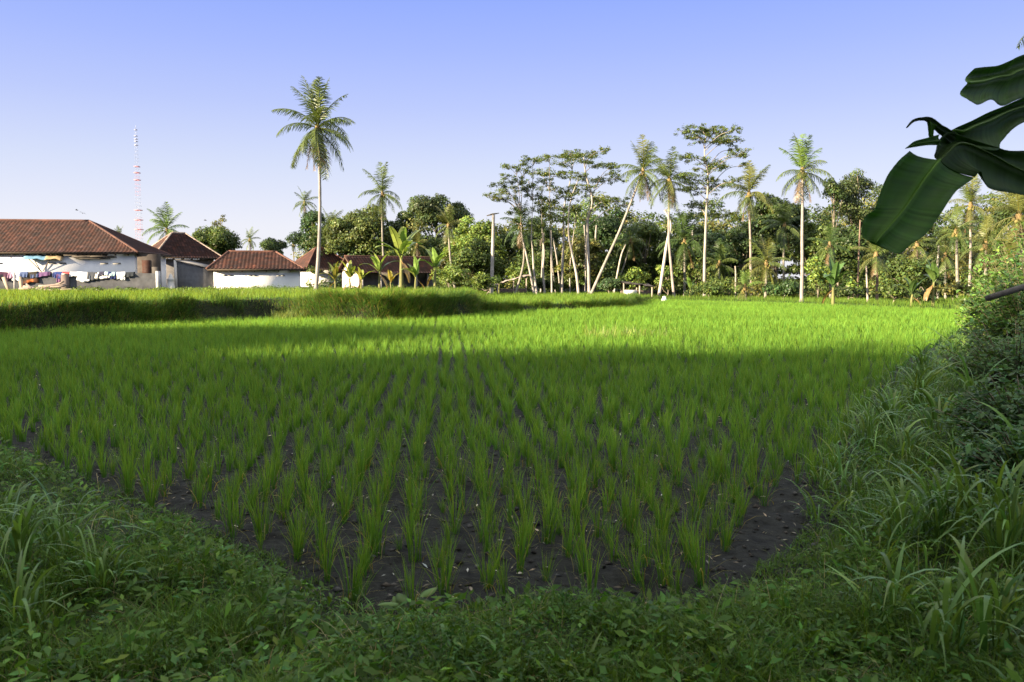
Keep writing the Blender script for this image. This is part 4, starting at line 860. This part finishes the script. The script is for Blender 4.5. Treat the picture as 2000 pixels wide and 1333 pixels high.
leafpart('leaf', lambda mb: loft(mb, [(800, 163, D0 - .1), (860, 155, D0 - .05), (935, 148, D0), (1010, 118, D0 + .06), (1095, 80, D0 + .12), (1400, -20, D0 + .4)],
    [(760, 250, D0 - .2), (850, 240, D0 - .1), (940, 215, D0), (1010, 205, D0 + .06), (1095, 170, D0 + .12), (1400, 100, D0 + .4)],
    [(738, 335, D0 - .3), (800, 372, D0 - .28), (830, 376, D0 - .22), (900, 348, D0 - .1), (965, 385, D0), (1095, 335, D0 + .1), (1400, 280, D0 + .4)], (.07, .155, .027), fold=.06))
mb = MB(); tube(mb, curve([(0, 0, -.1), (.05, 0, 1.0), (.1, .1, 2.2)], 14), np.linspace(.13, .08, 14), 10, (.13, .12, .05)); mb.build('pseudostem', M_bark, bp, True)
mb = MB()
for ex, ey, dd in ((1400, 900, .35), (1400, 300, .7), (1400, 100, .4)): e = P(*c5(ex, ey), D0 + dd) + off; tube(mb, curve([(.1, .1, 2.2), tuple((Vector((.1, .1, 2.2)) + e) / 2 + Vector((0, 0, .15))), tuple(e)], 10), np.linspace(.03, .014, 10), 6, (.10, .14, .05))
mb.build('petiole', M_banana, bp, True)
# bare stick reaching in from the right
a, b = P(1929, 583, 4.4), P(2290, 455, 5.2); mb = MB(); tube(mb, curve([tuple(a), tuple((a + b) / 2 + Vector((0, 0, -.02))), tuple(b)], 14), np.linspace(.017, .024, 14), 8, (.12, .105, .09))
tag(mb.build('bare_stick', M_wood, None, True), 'bare dark cut stick reaching in from the right edge below the banana leaves', 'stick')

# ------------------------------------------------------------------ rice
RA = math.radians(-4.6); rowd = np.array([math.sin(RA), math.cos(RA)]); col_ = np.array([math.cos(RA), -math.sin(RA)])
ii, jj = np.meshgrid(np.arange(-200, 260), np.arange(10, 390)); pts = (ii * .245)[..., None] * col_ + (jj * .175 + .1 * (ii % 2))[..., None] * rowd
pts = pts + .055 * np.stack([vnoise(pts[..., 0], pts[..., 1], .9, 91), vnoise(pts[..., 0], pts[..., 1], .9, 92)], -1)
pts = pts.reshape(-1, 2) + rng.normal(0, .045, (pts.shape[0] * pts.shape[1], 2))
pts = pts[(np.abs(pts[:, 0]) < .66 * pts[:, 1] + 1.2) & (pts[:, 1] > 3.2)]
sd = sdf(pts[:, 0], pts[:, 1]); ok = (sd < -.03 - .05 * (pts[:, 1] < 7)) & (rng.random(len(pts)) > .035)
px_ = 1000 + F * pts[:, 0] / pts[:, 1]; ok &= ~((px_ > 1440) & (pts[:, 1] < 6.5) & (sd > -.45)); ok &= ~((pts[:, 1] < 5.0) & (rng.random(len(pts)) < .12))
pts = pts[ok]; dist = np.hypot(pts[:, 0], pts[:, 1]); order = np.argsort(dist); pts, dist = pts[order], dist[order]; gz = height(pts[:, 0], pts[:, 1])
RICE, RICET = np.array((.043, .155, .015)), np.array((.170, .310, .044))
def rice_tuft(mb, p, nb, segs, seed=None, w=.0056, hs=1.0):
    n = nb; a = rng.uniform(0, 2 * PI, n); rr = rng.uniform(0, .036, n); base = np.stack([p[0] + rr * np.cos(a), p[1] + rr * np.sin(a), np.full(n, p[2])], 1)
    h = rng.uniform(.52, 1.0, n) * .345 * hs; az = a + rng.normal(0, .5, n)
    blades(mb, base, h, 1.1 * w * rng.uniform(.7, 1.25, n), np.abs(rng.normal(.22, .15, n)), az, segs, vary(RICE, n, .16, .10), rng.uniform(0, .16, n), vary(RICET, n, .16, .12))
protos = []
for k in range(14):
    mb = MB(); rice_tuft(mb, (0, 0, 0), int(rng.integers(20, 40)), 4, hs=rng.uniform(.92, 1.1)); 
    nd = 5; blades(mb, np.stack([rng.normal(0, .03, nd), rng.normal(0, .03, nd), np.zeros(nd)], 1), rng.uniform(.1, .25, nd), .005, rng.uniform(.5, 1.2, nd), None, 3, vary((.22, .20, .06), nd), .5)
    protos.append(mb.mesh('rice_plant', M_rice))
NI = 298
vis = (np.abs(pts[:, 0]) < .63 * pts[:, 1])
near_i = np.where(vis)[0][:NI]; is_near = np.zeros(len(pts), bool); is_near[near_i] = True
for k in near_i:
    o = bpy.data.objects.new('rice_plant', protos[int(rng.integers(14))]); C.objects.link(o); s = float(np.clip(rng.normal(.97, .17), .55, 1.3)); o.location = (pts[k, 0], pts[k, 1], gz[k] - .01); o.scale = (s, s, s * rng.uniform(.9, 1.1)); o.rotation_euler = (rng.normal(0, .05), rng.normal(0, .05), rng.uniform(0, 6.28))
    tag(o, 'green tuft of young rice standing in bare dark mud near the front of the paddy', 'rice plant', 'young rice plants at the front of the paddy')
mb = MB()
def rice_bulk(sel, nb, segs, w):
    q = pts[sel]; m = len(q); z = gz[sel]; big = np.exp(rng.normal(0, .13, m)) * (1 + .10 * vnoise(q[:, 0], q[:, 1], 2.2, 8)); ph = rng.normal(0, .10, m)
    rep = np.repeat(np.arange(m), nb); n = m * nb; a = rng.uniform(0, 2 * PI, n); rr = rng.uniform(0, .028, n)
    base = np.stack([q[rep, 0] + rr * np.cos(a), q[rep, 1] + rr * np.sin(a), z[rep] - .01], 1); h = rng.uniform(.5, 1.0, n) * .345 * big[rep]
    k = np.exp(ph[rep])[:, None]; patch = np.exp(.12 * vnoise(q[:, 0], q[:, 1], 3.5, 12))[rep][:, None]
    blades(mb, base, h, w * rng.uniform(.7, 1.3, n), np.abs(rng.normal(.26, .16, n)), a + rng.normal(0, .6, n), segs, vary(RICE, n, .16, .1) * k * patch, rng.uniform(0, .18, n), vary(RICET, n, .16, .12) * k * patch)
ar = np.arange(len(pts)); rest = ~is_near
rice_bulk(ar[rest & (dist < 9)], 26, 3, .006); rice_bulk(ar[rest & (dist >= 9) & (dist < 15)], 25, 3, .0075)
rice_bulk(ar[rest & (dist >= 15) & (dist < 26)], 20, 2, .011); rice_bulk(ar[rest & (dist >= 26)], 13, 2, .016)
tag(mb.build('rice_crop', M_rice), 'bright green carpet of young rice filling the paddy', 'rice', kind='stuff')
# straw and pale crumbs on the mud
mb = MB(); n = 2600; y = rng.uniform(3.4, 16, n) ; x = rng.uniform(-.66, .66, n) * y; s_ = sdf(x, y); k = (s_ < -.02) & (s_ > -4); x, y = x[k], y[k]; n = len(x)
leaves(mb, np.stack([x, y, height(x, y) + .012], 1), unit(rng.normal(0, .3, (n, 3)) + np.array([0, 0, 1.])), rng.uniform(.015, .06, n), rng.choice([.15, .3, .9]), vary((.30, .27, .22), n, .5, .1))
tag(mb.build('straw_litter', M_grass), kind='stuff')
mb = MB(); n = 5200; y = rng.uniform(3.4, 13, n); x = rng.uniform(-.66, .66, n) * y; s_ = sdf(x, y); k = s_ < .1; x, y = x[k], y[k]; z = height(x, y)
ico = np.array([(0, 0, 1), (1, 0, 0), (0, 1, 0), (-1, 0, 0), (0, -1, 0), (0, 0, -1)], float); tri = np.array([(0, 1, 2), (0, 2, 3), (0, 3, 4), (0, 4, 1), (5, 2, 1), (5, 3, 2), (5, 4, 3), (5, 1, 4)])
n = len(x); r_ = rng.uniform(.008, .034, n); V = np.stack([x, y, z], 1)[:, None] + ico[None] * r_[:, None, None] * rng.uniform(.5, 1.3, (n, 6, 1)) * np.array([1, 1, .6])
mb.add(V.reshape(-1, 3), None, (tri[None] + np.arange(n)[:, None, None] * 6).reshape(-1, 3), np.repeat(vary((.04, .038, .035), n, .35, .05), 6, 0)); tag(mb.build('mud_clods', M_ground), kind='stuff')

# ------------------------------------------------------------------ grasses: terrace top, banks, edges
mb = MB()
n = 60000; d = 22 + 44 * rng.random(n) ** .8; x = rng.uniform(-.68, .05, n) * d; s_ = sdf(x, d); k = (s_ > .5) & (d < 66) & (1000 + F * x / d < 945); x, d = x[k], d[k]; n = len(x)
blades(mb, np.stack([x, d, height(x, d) - .02], 1), rng.uniform(.14, .34, n), .018, np.abs(rng.normal(.25, .15, n)), None, 2, vary((.10, .20, .025), n, .18, .12), .1, vary((.17, .26, .035), n, .18, .12))
n = 24000; d = 40 + 34 * rng.random(n); x = rng.uniform(-.06, .16, n) * d; s_ = sdf(x, d); k = (s_ > .3); x, d = x[k], d[k]; n = len(x)
blades(mb, np.stack([x, d, height(x, d) - .02], 1), rng.uniform(.12, .32, n), .02, .3, None, 2, vary((.09, .19, .025), n, .18, .12), .1, vary((.15, .25, .035), n, .18, .12))
n = 52000; d = 40 + 24 * rng.random(n); x = rng.uniform(.10, .60, n) * d; s_ = sdf(x, d); k = (s_ > -.2) & (s_ < 7); x, d = x[k], d[k]; n = len(x)
blades(mb, np.stack([x, d, height(x, d) - .02], 1), rng.uniform(.12, .42, n), .022, .3, None, 2, vary((.08, .16, .025), n, .2, .14), .1, vary((.14, .23, .035), n, .18, .12))
tag(mb.build('terrace_crop', M_rice), 'sunlit rice and grass on the raised terrace and beyond the paddy edge', 'rice', kind='stuff')
mb = MB()                                                       # long grass hanging over the bank face
nf = np.arange(len(FP)); bk = [i for i in nf if FP[i][1] > 20 and FP[(i + 1) % len(FP)][1] > 20 and max(FP[i][0] / FP[i][1], FP[(i + 1) % len(FP)][0] / FP[(i + 1) % len(FP)][1]) < .17]; A_, B_ = FP[bk], FP[[(i + 1) % len(FP) for i in bk]]; sl_ = np.linalg.norm(B_ - A_, axis=1); n = 210000
si = rng.choice(len(sl_), n, p=sl_ / sl_.sum()); q = A_[si] + (B_ - A_)[si] * rng.random((n, 1)) + rng.uniform(-1.1, 1.1, (n, 2)); x, d = q[:, 0], q[:, 1]; s_ = sdf(x, d)
k = (s_ > -.05) & (s_ < 1.0) & (d > 20) & (np.abs(x) < .72 * d); x, d, s_ = x[k], d[k], s_[k]; n = len(x); pxx = 1000 + F * x / d
e = .15; gxn = (sdf(x + e, d) - sdf(x - e, d)); gyn = (sdf(x, d + e) - sdf(x, d - e)); azo = np.arctan2(-gyn, -gxn)
lush = np.clip(.55 + .6 * vnoise(x, d, 1.6, 21) + .35 * vnoise(x, d, .5, 22), .15, 1.5) * np.where((pxx > 500) & (pxx < 930), 1.25, .9)
h = rng.uniform(.15, .66, n) * lush * np.where(s_ > .5, 1.0, .8); dry = rng.random(n) < .12
ct = vary((.048, .100, .020), n, .30, .15); ct[dry] = vary((.16, .12, .06), int(dry.sum()), .2, .1)
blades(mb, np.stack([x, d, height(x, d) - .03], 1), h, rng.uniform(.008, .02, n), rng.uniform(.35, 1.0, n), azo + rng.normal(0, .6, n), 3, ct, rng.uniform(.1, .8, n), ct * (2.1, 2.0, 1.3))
k = np.where((s_ > .4) & (vnoise(x, d, 1.1, 23) > .1))[0]; k = k[rng.random(len(k)) < .3]; n2 = len(k)   # ragged upright tufts along the brow
blades(mb, np.stack([x[k], d[k], height(x[k], d[k]) - .03], 1), rng.uniform(.3, .75, n2), rng.uniform(.010, .022, n2), rng.uniform(.2, .8, n2), azo[k] + rng.normal(0, 1.0, n2), 3, vary((.085, .155, .03), n2, .25, .15), rng.uniform(.1, .7, n2))
tag(mb.build('bank_grass', M_grass), 'long grass hanging over the dark terrace bank', 'grass', kind='stuff')
mb = MB()                                                       # pale tall grass at the foot of the bank and along the far edge
for (p0, p1, n, hh, tone) in (((520, 628), (600, 631), 900, .55, (.15, .20, .05)), ((590, 634), (780, 637), 1500, .42, (.14, .20, .045)), ((1250, 600), (1530, 600), 2600, .38, (.10, .19, .03)), ((1530, 600), (1890, 614), 2600, .36, (.11, .19, .03)), ((930, 588), (1260, 592), 2200, .42, (.11, .19, .03)), ((1080, 668), (1330, 662), 500, .5, (.26, .30, .10)), ((560, 583), (900, 585), 2600, .5, (.12, .19, .035)), ((440, 566), (560, 585), 1300, .6, (.12, .19, .035)), ((340, 585), (520, 592), 900, .5, (.13, .19, .04))):
    zz = .6 if p0[1] < 595 and p0[0] < 900 else 0.0
    for _ in range(1):
        t = rng.random(n); a = np.array(G(*p0, zz)); b = np.array(G(*p1, zz)); q = a + (b - a) * t[:, None] + rng.normal(0, .35, (n, 2)) * np.array([.6, 1.0])
        cl = .5 + .6 * (vnoise(q[:, 0], q[:, 1], .8, 31) > 0)
        blades(mb, np.stack([q[:, 0], q[:, 1], height(q[:, 0], q[:, 1]) - .02], 1), rng.uniform(.5, 1.1, n) * hh * cl, rng.uniform(.012, .024, n), np.abs(rng.normal(.3, .2, n)), None, 3, vary(tone, n, .2, .12), rng.uniform(0, .5, n))
tag(mb.build('edge_grass', M_grass), 'tall pale grass along the paddy edges', 'grass', kind='stuff')
mb = MB()                                                       # weeds in front of the block fence and the houses
for i in range(150):
    px = rng.uniform(60, 900); d = rng.uniform(50, 55) if px < 430 else rng.uniform(56, 64); p = P(px, 570, d); h = rng.uniform(.05, .2)
    blob_crown(mb, [(np.array([p.x, d, hz(p.x, d) + h * .5]), .2 + h * .6)], (MD, LT, DK, LT)[int(rng.integers(4))], .13, 420, 1.0)
tag(mb.build('fence_weeds', M_leaf), 'leafy weeds below the block fence', 'weeds', kind='stuff')
# ------------------------------------------------------------------ near bank: ground cover
mb = MB()
def scatter_near(n, ymin, ymax, lo, hi, fmax=.70):
    y = ymin + (ymax - ymin) * rng.random(n) ** 1.3; x = rng.uniform(-fmax, fmax, n) * y + rng.normal(0, .05, n); s_ = sdf(x, y); k = (s_ > lo) & (s_ < hi); return x[k], y[k], s_[k]
x, y, s_ = scatter_near(420000, 1.9, 14, -.13, 4); n = len(x); den = vnoise(x, y, .35, 41) + .6 * vnoise(x, y, .12, 42); k = rng.random(n) < np.clip(.45 + .75 * den, .03, 1); x, y, s_ = x[k], y[k], s_[k]; n = len(x)
big = np.clip(.95 + .6 * vnoise(x, y, .5, 43) + .5 * vnoise(x, y, .13, 44), .25, 2.2) * np.where(s_ < .2, .45, 1)
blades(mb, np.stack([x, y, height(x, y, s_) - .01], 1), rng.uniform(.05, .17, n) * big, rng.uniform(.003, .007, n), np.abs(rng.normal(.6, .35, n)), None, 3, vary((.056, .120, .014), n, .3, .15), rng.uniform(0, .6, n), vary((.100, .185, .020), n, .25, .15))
x, y, s_ = scatter_near(230000, 1.9, 11, -.10, 4); n = len(x); den = vnoise(x, y, .45, 51) + .5 * vnoise(x, y, .15, 52); k = rng.random(n) < np.clip(.35 + .8 * den, .04, 1); x, y, s_ = x[k], y[k], s_[k]; n = len(x)
hh = np.where(s_ < .2, .5, 1) * rng.uniform(.015, .13, n) * np.clip(1 + .7 * vnoise(x, y, .4, 53), .3, 2)
leaves(mb, np.stack([x, y, height(x, y, s_) + hh], 1), unit(rng.normal(0, .6, (n, 3)) + np.array([0, -.15, 1.])), rng.uniform(.014, .045, n), rng.uniform(.25, .45), vary((.056, .125, .017), n, .32, .15))
n = 5200; y = 1.9 + 9 * rng.random(n) ** 1.3; x = rng.uniform(-.7, .7, n) * y; s_ = sdf(x, y); k = (s_ > 0) & (s_ < 4); x, y, s_ = x[k], y[k], s_[k]; n = len(x)
blades(mb, np.stack([x, y, height(x, y, s_)], 1), rng.uniform(.08, .26, n), rng.uniform(.002, .0045, n), rng.uniform(.4, 1.4, n), None, 4, vary((.26, .22, .11), n, .35, .1), rng.uniform(.2, .9, n))
n = 2600; y = 1.9 + 6 * rng.random(n) ** 1.2; x = rng.uniform(-.7, .7, n) * y; s_ = sdf(x, y); k = (s_ > .1) & (s_ < 3); x, y, s_ = x[k], y[k], s_[k]; n = len(x)
for q in range(5):                                               # whorls of larger weed leaves
    leaves(mb, np.stack([x + rng.normal(0, .025, n), y + rng.normal(0, .025, n), height(x, y, s_) + rng.uniform(.05, .15, n)], 1), unit(rng.normal(0, .45, (n, 3)) + np.array([0, -.2, 1.])), rng.uniform(.035, .085, n), .38, vary((.075, .16, .020), n, .3, .15))
tag(mb.build('ground_cover', M_grass), 'low grass and leafy creepers on the near bund', 'ground cover', kind='stuff')
# grass clumps with broad arching blades
def clump(label, x, y, n, hgt, wid, tone, seed, spread=.12, name='grass_clump', stems=True):
    global rng
    keep = rng; rng = np.random.default_rng(seed + 3000)
    z = hz(x, y); mb = MB(); a = rng.uniform(0, 2 * PI, n); r = rng.uniform(0, 1, n) ** .6 * spread
    base = np.stack([r * np.cos(a), r * np.sin(a), np.full(n, -.02) + (rng.uniform(0, .45, n) * hgt if stems else 0)], 1)
    h = rng.uniform(.45, 1.0, n) * hgt
    blades(mb, base, h, wid * rng.uniform(.6, 1.2, n), rng.uniform(.3, 1.0, n), a + rng.normal(0, .7, n), 8, vary(tone, n, .22, .12), rng.uniform(.25, .95, n))
    if stems:
        for i in range(max(3, n // 7)):
            q = base[i].copy(); q[2] = -.02; tube(mb, curve([tuple(q), tuple(q + np.array([rng.normal(0, .03), rng.normal(0, .03), hgt * .35])), tuple(q + np.array([rng.normal(0, .07), rng.normal(0, .07), hgt * .7]))], 6), [.005, .0045, .004, .004, .003, .002], 5, np.array(tone) * (1.2, 1.1, 1))
    o = mb.build(name, M_clump); o.location = (x, y, z); rng = keep; tag(o, label, 'grass')
    return o
GT = (.105, .195, .038)
spec = [(1690, 900, 7.6, 24, .5, .022), (1660, 985, 6.3, 18, .34, .018), (1740, 860, 8.6, 26, .55, .024), (1790, 810, 9.8, 26, .6, .024), (1830, 900, 7.8, 24, .6, .024), (1870, 760, 11.5, 26, .65, .026), (1800, 745, 13, 24, .6, .028), (1860, 700, 15.5, 22, .6, .03), (1900, 850, 8.8, 24, .65, .024), (1760, 960, 6.9, 20, .42, .02),
        (1760, 1130, 4.7, 30, .48, .018), (1840, 1110, 4.7, 34, .55, .02), (1910, 1120, 4.6, 30, .55, .02), (1970, 1160, 4.3, 28, .55, .02), (1740, 1290, 3.6, 16, .34, .018), (1830, 1330, 3.2, 22, .42, .02), (1930, 1320, 3.2, 24, .48, .022), (1995, 1010, 5.6, 24, .6, .022),
        (50, 1230, 4.2, 30, .42, .016), (130, 1200, 4.4, 28, .42, .016), (10, 1150, 4.9, 24, .4, .016), (40, 1330, 3.5, 26, .35, .014), (200, 1260, 4.0, 18, .3, .013), (730, 1235, 4.0, 36, .24, .008), (690, 1215, 4.1, 26, .22, .008), (870, 1345, 3.1, 8, .24, .02), (1130, 1345, 3.1, 10, .16, .012), (560, 1350, 3.1, 12, .2, .012), (1960, 680, 13.5, 24, .7, .03)]
where = ['arching broad bladed grass clump leaning over the mud on the right bund', 'short grass clump at the bare mud corner of the right bund', 'silvery arching grass clump above the bare mud on the right bund', 'tall grass clump on the right bund left of the dark bushes', 'grass clump in the middle of the right bund slope', 'tall grass clump just below the dark bushes',
         'grass clump where the shadow edge meets the right bund', 'grass clump at the far end of the right bund below the sunlit shrubs', 'grass clump against the dark bushes at the right edge', 'low grass clump between the mud corner and the bund slope',
         'broad curling grass clump at the left of the lower right group', 'tallest curling grass clump in the middle of the lower right group', 'curling grass clump right of the tallest one at lower right', 'grass clump touching the right edge of the picture at lower right', 'small grass clump with one long stray blade near the bottom right', 'broad bladed grass clump at the bottom edge on the right', 'broad bladed grass clump in the bottom right corner', 'grass clump at the right edge above the lower right group',
         'drooping grass clump at the left edge of the near bund', 'drooping grass clump with silvery blades right of the left edge clump', 'highest grass clump at the left edge of the near bund', 'grass clump in the bottom left corner', 'thin grass clump between the drooping clumps and the creeper cover', 'fine bright green grass tuft beside the broad leaved weed', 'fine grass tuft left of the bright green tuft', 'few single broad blades sprouting at the bottom edge below the broad leaved weed', 'small sprout of blades at the bottom edge in the middle', 'small sprout of blades at the bottom edge left of the middle', 'tall grass clump before the bushes at the right edge in the sunlight boundary']
for i, (px, py, d, n, h, w) in enumerate(spec):
    p = P(px, py, d); fine = w < .01
    clump(where[i], p.x, d, int(n * 1.25), h * (1 if fine else 1.2), w * (1 if fine else 1.5), (.10, .19, .03) if fine else GT, i, .10 if not fine else .08, stems=not fine)
# filler clumps of the right bund slope read as one mass
mb = MB(); m = 620
for i in range(m):
    y = rng.uniform(4.2, 24); x0 = np.interp(y, [4.2, 5.8, 7.5, 12, 17, 28], [1.95, 2.2, 2.9, 5.35, 8.8, 15.1]) - .05; x = x0 + abs(rng.normal(0, 1.0)) * (.5 + y * .09); n = int(rng.integers(8, 18)); a = rng.uniform(0, 2 * PI, n); z = hz(x, y); hg = rng.uniform(.15, .5)
    blades(mb, np.stack([x + .07 * np.cos(a), y + .07 * np.sin(a), z + rng.uniform(-.02, .2 * hg, n)], 1), rng.uniform(.5, 1, n) * hg, rng.uniform(.007, .02, n), rng.uniform(.3, 1.0, n), a, 6, vary(GT, n, .25, .15), rng.uniform(.2, .9, n))
tag(mb.build('bund_grass', M_clump), 'mixed long grass covering the right bund slope', 'grass', kind='stuff')
# broad leaved weeds
def heart_leaf(mb, base, az, ln, wd, tilt, tone):
    t = np.linspace(0, 1, 7); w = wd / 2 * np.sin(PI * t ** .7) ** .8; d = np.array([math.cos(az) * math.cos(tilt), math.sin(az) * math.cos(tilt), math.sin(tilt)]); s = np.array([-math.sin(az), math.cos(az), 0]); up = np.cross(d, s)
    mid = base + d * (t * ln)[:, None] - np.array([0, 0, 1.]) * (.25 * ln * t ** 2)[:, None]
    V = np.stack([mid + s * w[:, None] - up * w[:, None] * .25, mid, mid - s * w[:, None] - up * w[:, None] * .25], 1).reshape(-1, 3); I = np.arange(6)[:, None] * 3 + np.arange(2)[None]
    mb.add(V, np.stack([I, I + 1, I + 4, I + 3], -1).reshape(-1, 4), None, tone)
def weed(label, px, py, d, n, ln, hgt, tone, seed):
    global rng
    keep = rng; rng = np.random.default_rng(seed + 4000)
    p = P(px, py, d); z = hz(p.x, d); root = empty('broadleaf_weed', (p.x, d, z)); tag(root, label, 'weed'); sb = MB()
    for i in range(n):
        az = i * 2.4 + rng.normal(0, .3); h = hgt * rng.uniform(.5, 1.0); e = np.array([math.cos(az) * h * .4, math.sin(az) * h * .4, h]); tube(sb, curve([(0, 0, -.02), tuple(e * .5 + (0, 0, .02)), tuple(e)], 6), .0035, 5, (.10, .13, .05))
        lb = MB(); heart_leaf(lb, e, az, ln * rng.uniform(.7, 1.1), ln * .62 * rng.uniform(.8, 1.1), rng.uniform(.2, .7), np.array(tone) * math.exp(rng.normal(0, .18))); lb.build('leaf', M_grass, root, True).modifiers.new('thick', 'SOLIDIFY').thickness = .0012
    sb.build('stem', M_grass, root, True); rng = keep
weed('pale green broad leaved weed standing in front of the nearest rice', 800, 1235, 3.9, 7, .12, .16, (.12, .20, .05), 1)
weed('single rounded leaf weed right of the pale broad leaved weed', 858, 1235, 3.9, 3, .10, .12, (.13, .21, .05), 2)
weed('dark broad leaved weed at the bottom edge below the pale weed', 790, 1325, 3.2, 5, .09, .10, (.05, .11, .035), 3)
weed('small leafy weed at the left of the bottom edge', 300, 1250, 4.0, 6, .07, .10, (.06, .12, .035), 4)
weed('small three leaved weed in the creeper cover left of the mud', 430, 1170, 4.4, 5, .07, .09, (.06, .12, .035), 5)
weed('broad leaved weed low on the right bund', 1700, 1075, 5.0, 6, .08, .12, (.06, .12, .035), 6)
# leafy bushes of the right bank
def bush(label, x, y, R, H, tone, leaf, n, seed):
    global rng
    keep = rng; rng = np.random.default_rng(seed + 5000); z = hz(x, y); root = empty('bush', (x, y, z)); tag(root, label, 'bush'); cb = MB(); mb = MB()
    for i in range(n):
        a = rng.uniform(0, 2 * PI); rr = R * math.sqrt(rng.random()); h = H * (1 - .55 * (rr / R) ** 2) * rng.uniform(.35, 1.0); e = np.array([rr * math.cos(a), rr * math.sin(a), h])
        tw = curve([(e[0] * .15, e[1] * .15, -.1), tuple(e * np.array([.6, .6, .55])), tuple(e)], 7); tube(mb, tw, np.linspace(.014, .004, 7), 4, (.14, .12, .07))
        k = 34; t = rng.uniform(.45, 1.08, k); pos = np.stack([np.interp(t, np.linspace(0, 1, 7), tw[:, j]) for j in range(3)], 1); dirs = rvec(k) * np.array([1, 1, .35]); pos = pos + dirs * leaf * rng.uniform(.4, 1.6, (k, 1))
        leaves(cb, pos, unit(rng.normal(0, .42, (k, 3)) + np.array([-.1, -.1, 1.0])), rng.uniform(.6, 1.25, k) * leaf, .42, vary(np.array(tone) * math.exp(rng.normal(0, .2)), k, .2, .12))
    mb.build('stem', M_bark, root); cb.build('crown', M_leaf, root); rng = keep
bush('tall leafy bush at the right edge below the bare stick', *P(2025, 640, 13.0)[:2], 1.0, 2.1, (0.081, 0.161, 0.035), .11, 170, 1)
bush('large sunlit bush rising at the right edge behind the bare stick', *P(2040, 600, 17.5)[:2], 1.6, 2.6, (0.094, 0.175, 0.035), .13, 230, 2)
bush('low dark bush with reddish leaves on the right bund', *P(1985, 740, 10.2)[:2], .9, 1.0, (0.069, 0.133, 0.033), .08, 150, 3)
bush('sunlit leafy bush at the far end of the right bund', *P(1945, 620, 22)[:2], 1.0, 1.4, (0.125, 0.224, 0.040), .13, 120, 4)
bush('mid green bush between the far bund end and the grove', *P(1955, 600, 29)[:2], 1.2, 1.7, (0.100, 0.182, 0.033), .15, 170, 5)
bush('low dark bush at the right edge beside the lower grass group', *P(2010, 870, 7.0)[:2], .75, .75, (0.050, 0.112, 0.028), .08, 130, 6)
bush('shadowed creeper bush in the lower right behind the curling grass', *P(2030, 1000, 5.6)[:2], .6, .55, (0.050, 0.119, 0.031), .07, 120, 7)
# small white sack at the far edge
p = P(1296, 586, 58); mb = MB(); prof = curve([(.02, 0, 0), (.16, 0, .03), (.19, 0, .16), (.13, 0, .30), (.10, 0, .40), (.02, 0, .44)], 14); th = np.arange(12) / 12 * 2 * PI
V = np.array([[r * math.cos(t) * (1 + .22 * math.sin(3 * t + z * 9)) + .12 * z, r * math.sin(t) * .8, z] for r, _, z in prof for t in th]); I = np.arange(13)[:, None] * 12; J = np.arange(12)[None]
mb.add(V, np.stack([I + J, I + (J + 1) % 12, I + 12 + (J + 1) % 12, I + 12 + J], -1).reshape(-1, 4), None, (.80, .82, .85)); o = mb.build('white_sack', M_cloth, None, True); o.location = (p.x, 58, hz(p.x, 58) + .05); tag(o, 'small crumpled white sack standing at the far edge of the paddy', 'sack')
# ------------------------------------------------------------------ line of trees to the left of and behind the viewer: it throws the shade over the paddy
prof_u = [-36, -31, -29, -27, -24, -21.9, -20, -19, -18, -17.4, -15.7, -15.2, -14.2, -12.5, -10.2, -8, -4, 16]
prof_s = [-14, -6, -1, 6.5, 9.2, 11.0, 8.6, 6.8, 4.8, 3.6, 3.6, 8.0, 10.8, 13.4, 14.3, 16.5, 19, 24]
ca, sa = math.cos(math.radians(SUN_AZ)), math.sin(math.radians(SUN_AZ)); S0 = -22.0; TE = math.tan(math.radians(SUN_EL))
mb = MB(); n = 64000; u = rng.uniform(-36, 16, n); h = (np.interp(u, prof_u, prof_s) - S0) * TE - .35 + .28 * vnoise(u, u * 0, .9, 61) + .15 * vnoise(u, u * 0, .35, 62)
h = h * (1 + .09 * rng.normal(0, 1, n)); z = h * (1 - rng.random(n) ** 1.15); s_ = S0 + rng.normal(0, .7, n); h0 = z - (s_ - S0) * TE
x = sa * s_ + ca * u; y = ca * s_ - sa * u
leaves(mb, np.stack([x, y, h0], 1), rvec(n), rng.uniform(.3, .6, n), .6, vary((.045, .08, .022), n, .3, .1))
for uu in np.arange(-34, 16, 2.3):
    hh = (np.interp(uu, prof_u, prof_s) - S0) * TE; x0, y0 = sa * S0 + ca * uu, ca * S0 - sa * uu; tube(mb, [(x0, y0, -.1), (x0 + .1, y0, hh * .5), (x0, y0, hh * .85)], [.2, .15, .05], 7, (.12, .10, .08))
n = 36000; x = rng.uniform(-11, 8, n); y = rng.uniform(-9, .2, n); z = 3.7 + 3.5 * rng.random(n) + .8 * vnoise(x, y, 2.0, 71); k = vnoise(x, y, 1.7, 72) > -.75; m = int(k.sum())  # unseen canopy added over the viewer to cut skylight on the foreground
leaves(mb, np.stack([x, y, z], 1)[k], rvec(m), rng.uniform(.3, .55, m), .6, vary((.045, .08, .022), m, .3, .1))
for x0, y0 in ((-6, -5), (-2, -7), (3, -6)): tube(mb, [(x0, y0, -.1), (x0 + .2, y0, 3), (x0, y0 + .3, 7)], [.2, .15, .05], 7, (.12, .10, .08))
tag(mb.build('treeline', M_leaf), 'line of dense trees beside the viewer shading the paddy, with an added canopy overhead', 'trees', kind='stuff')
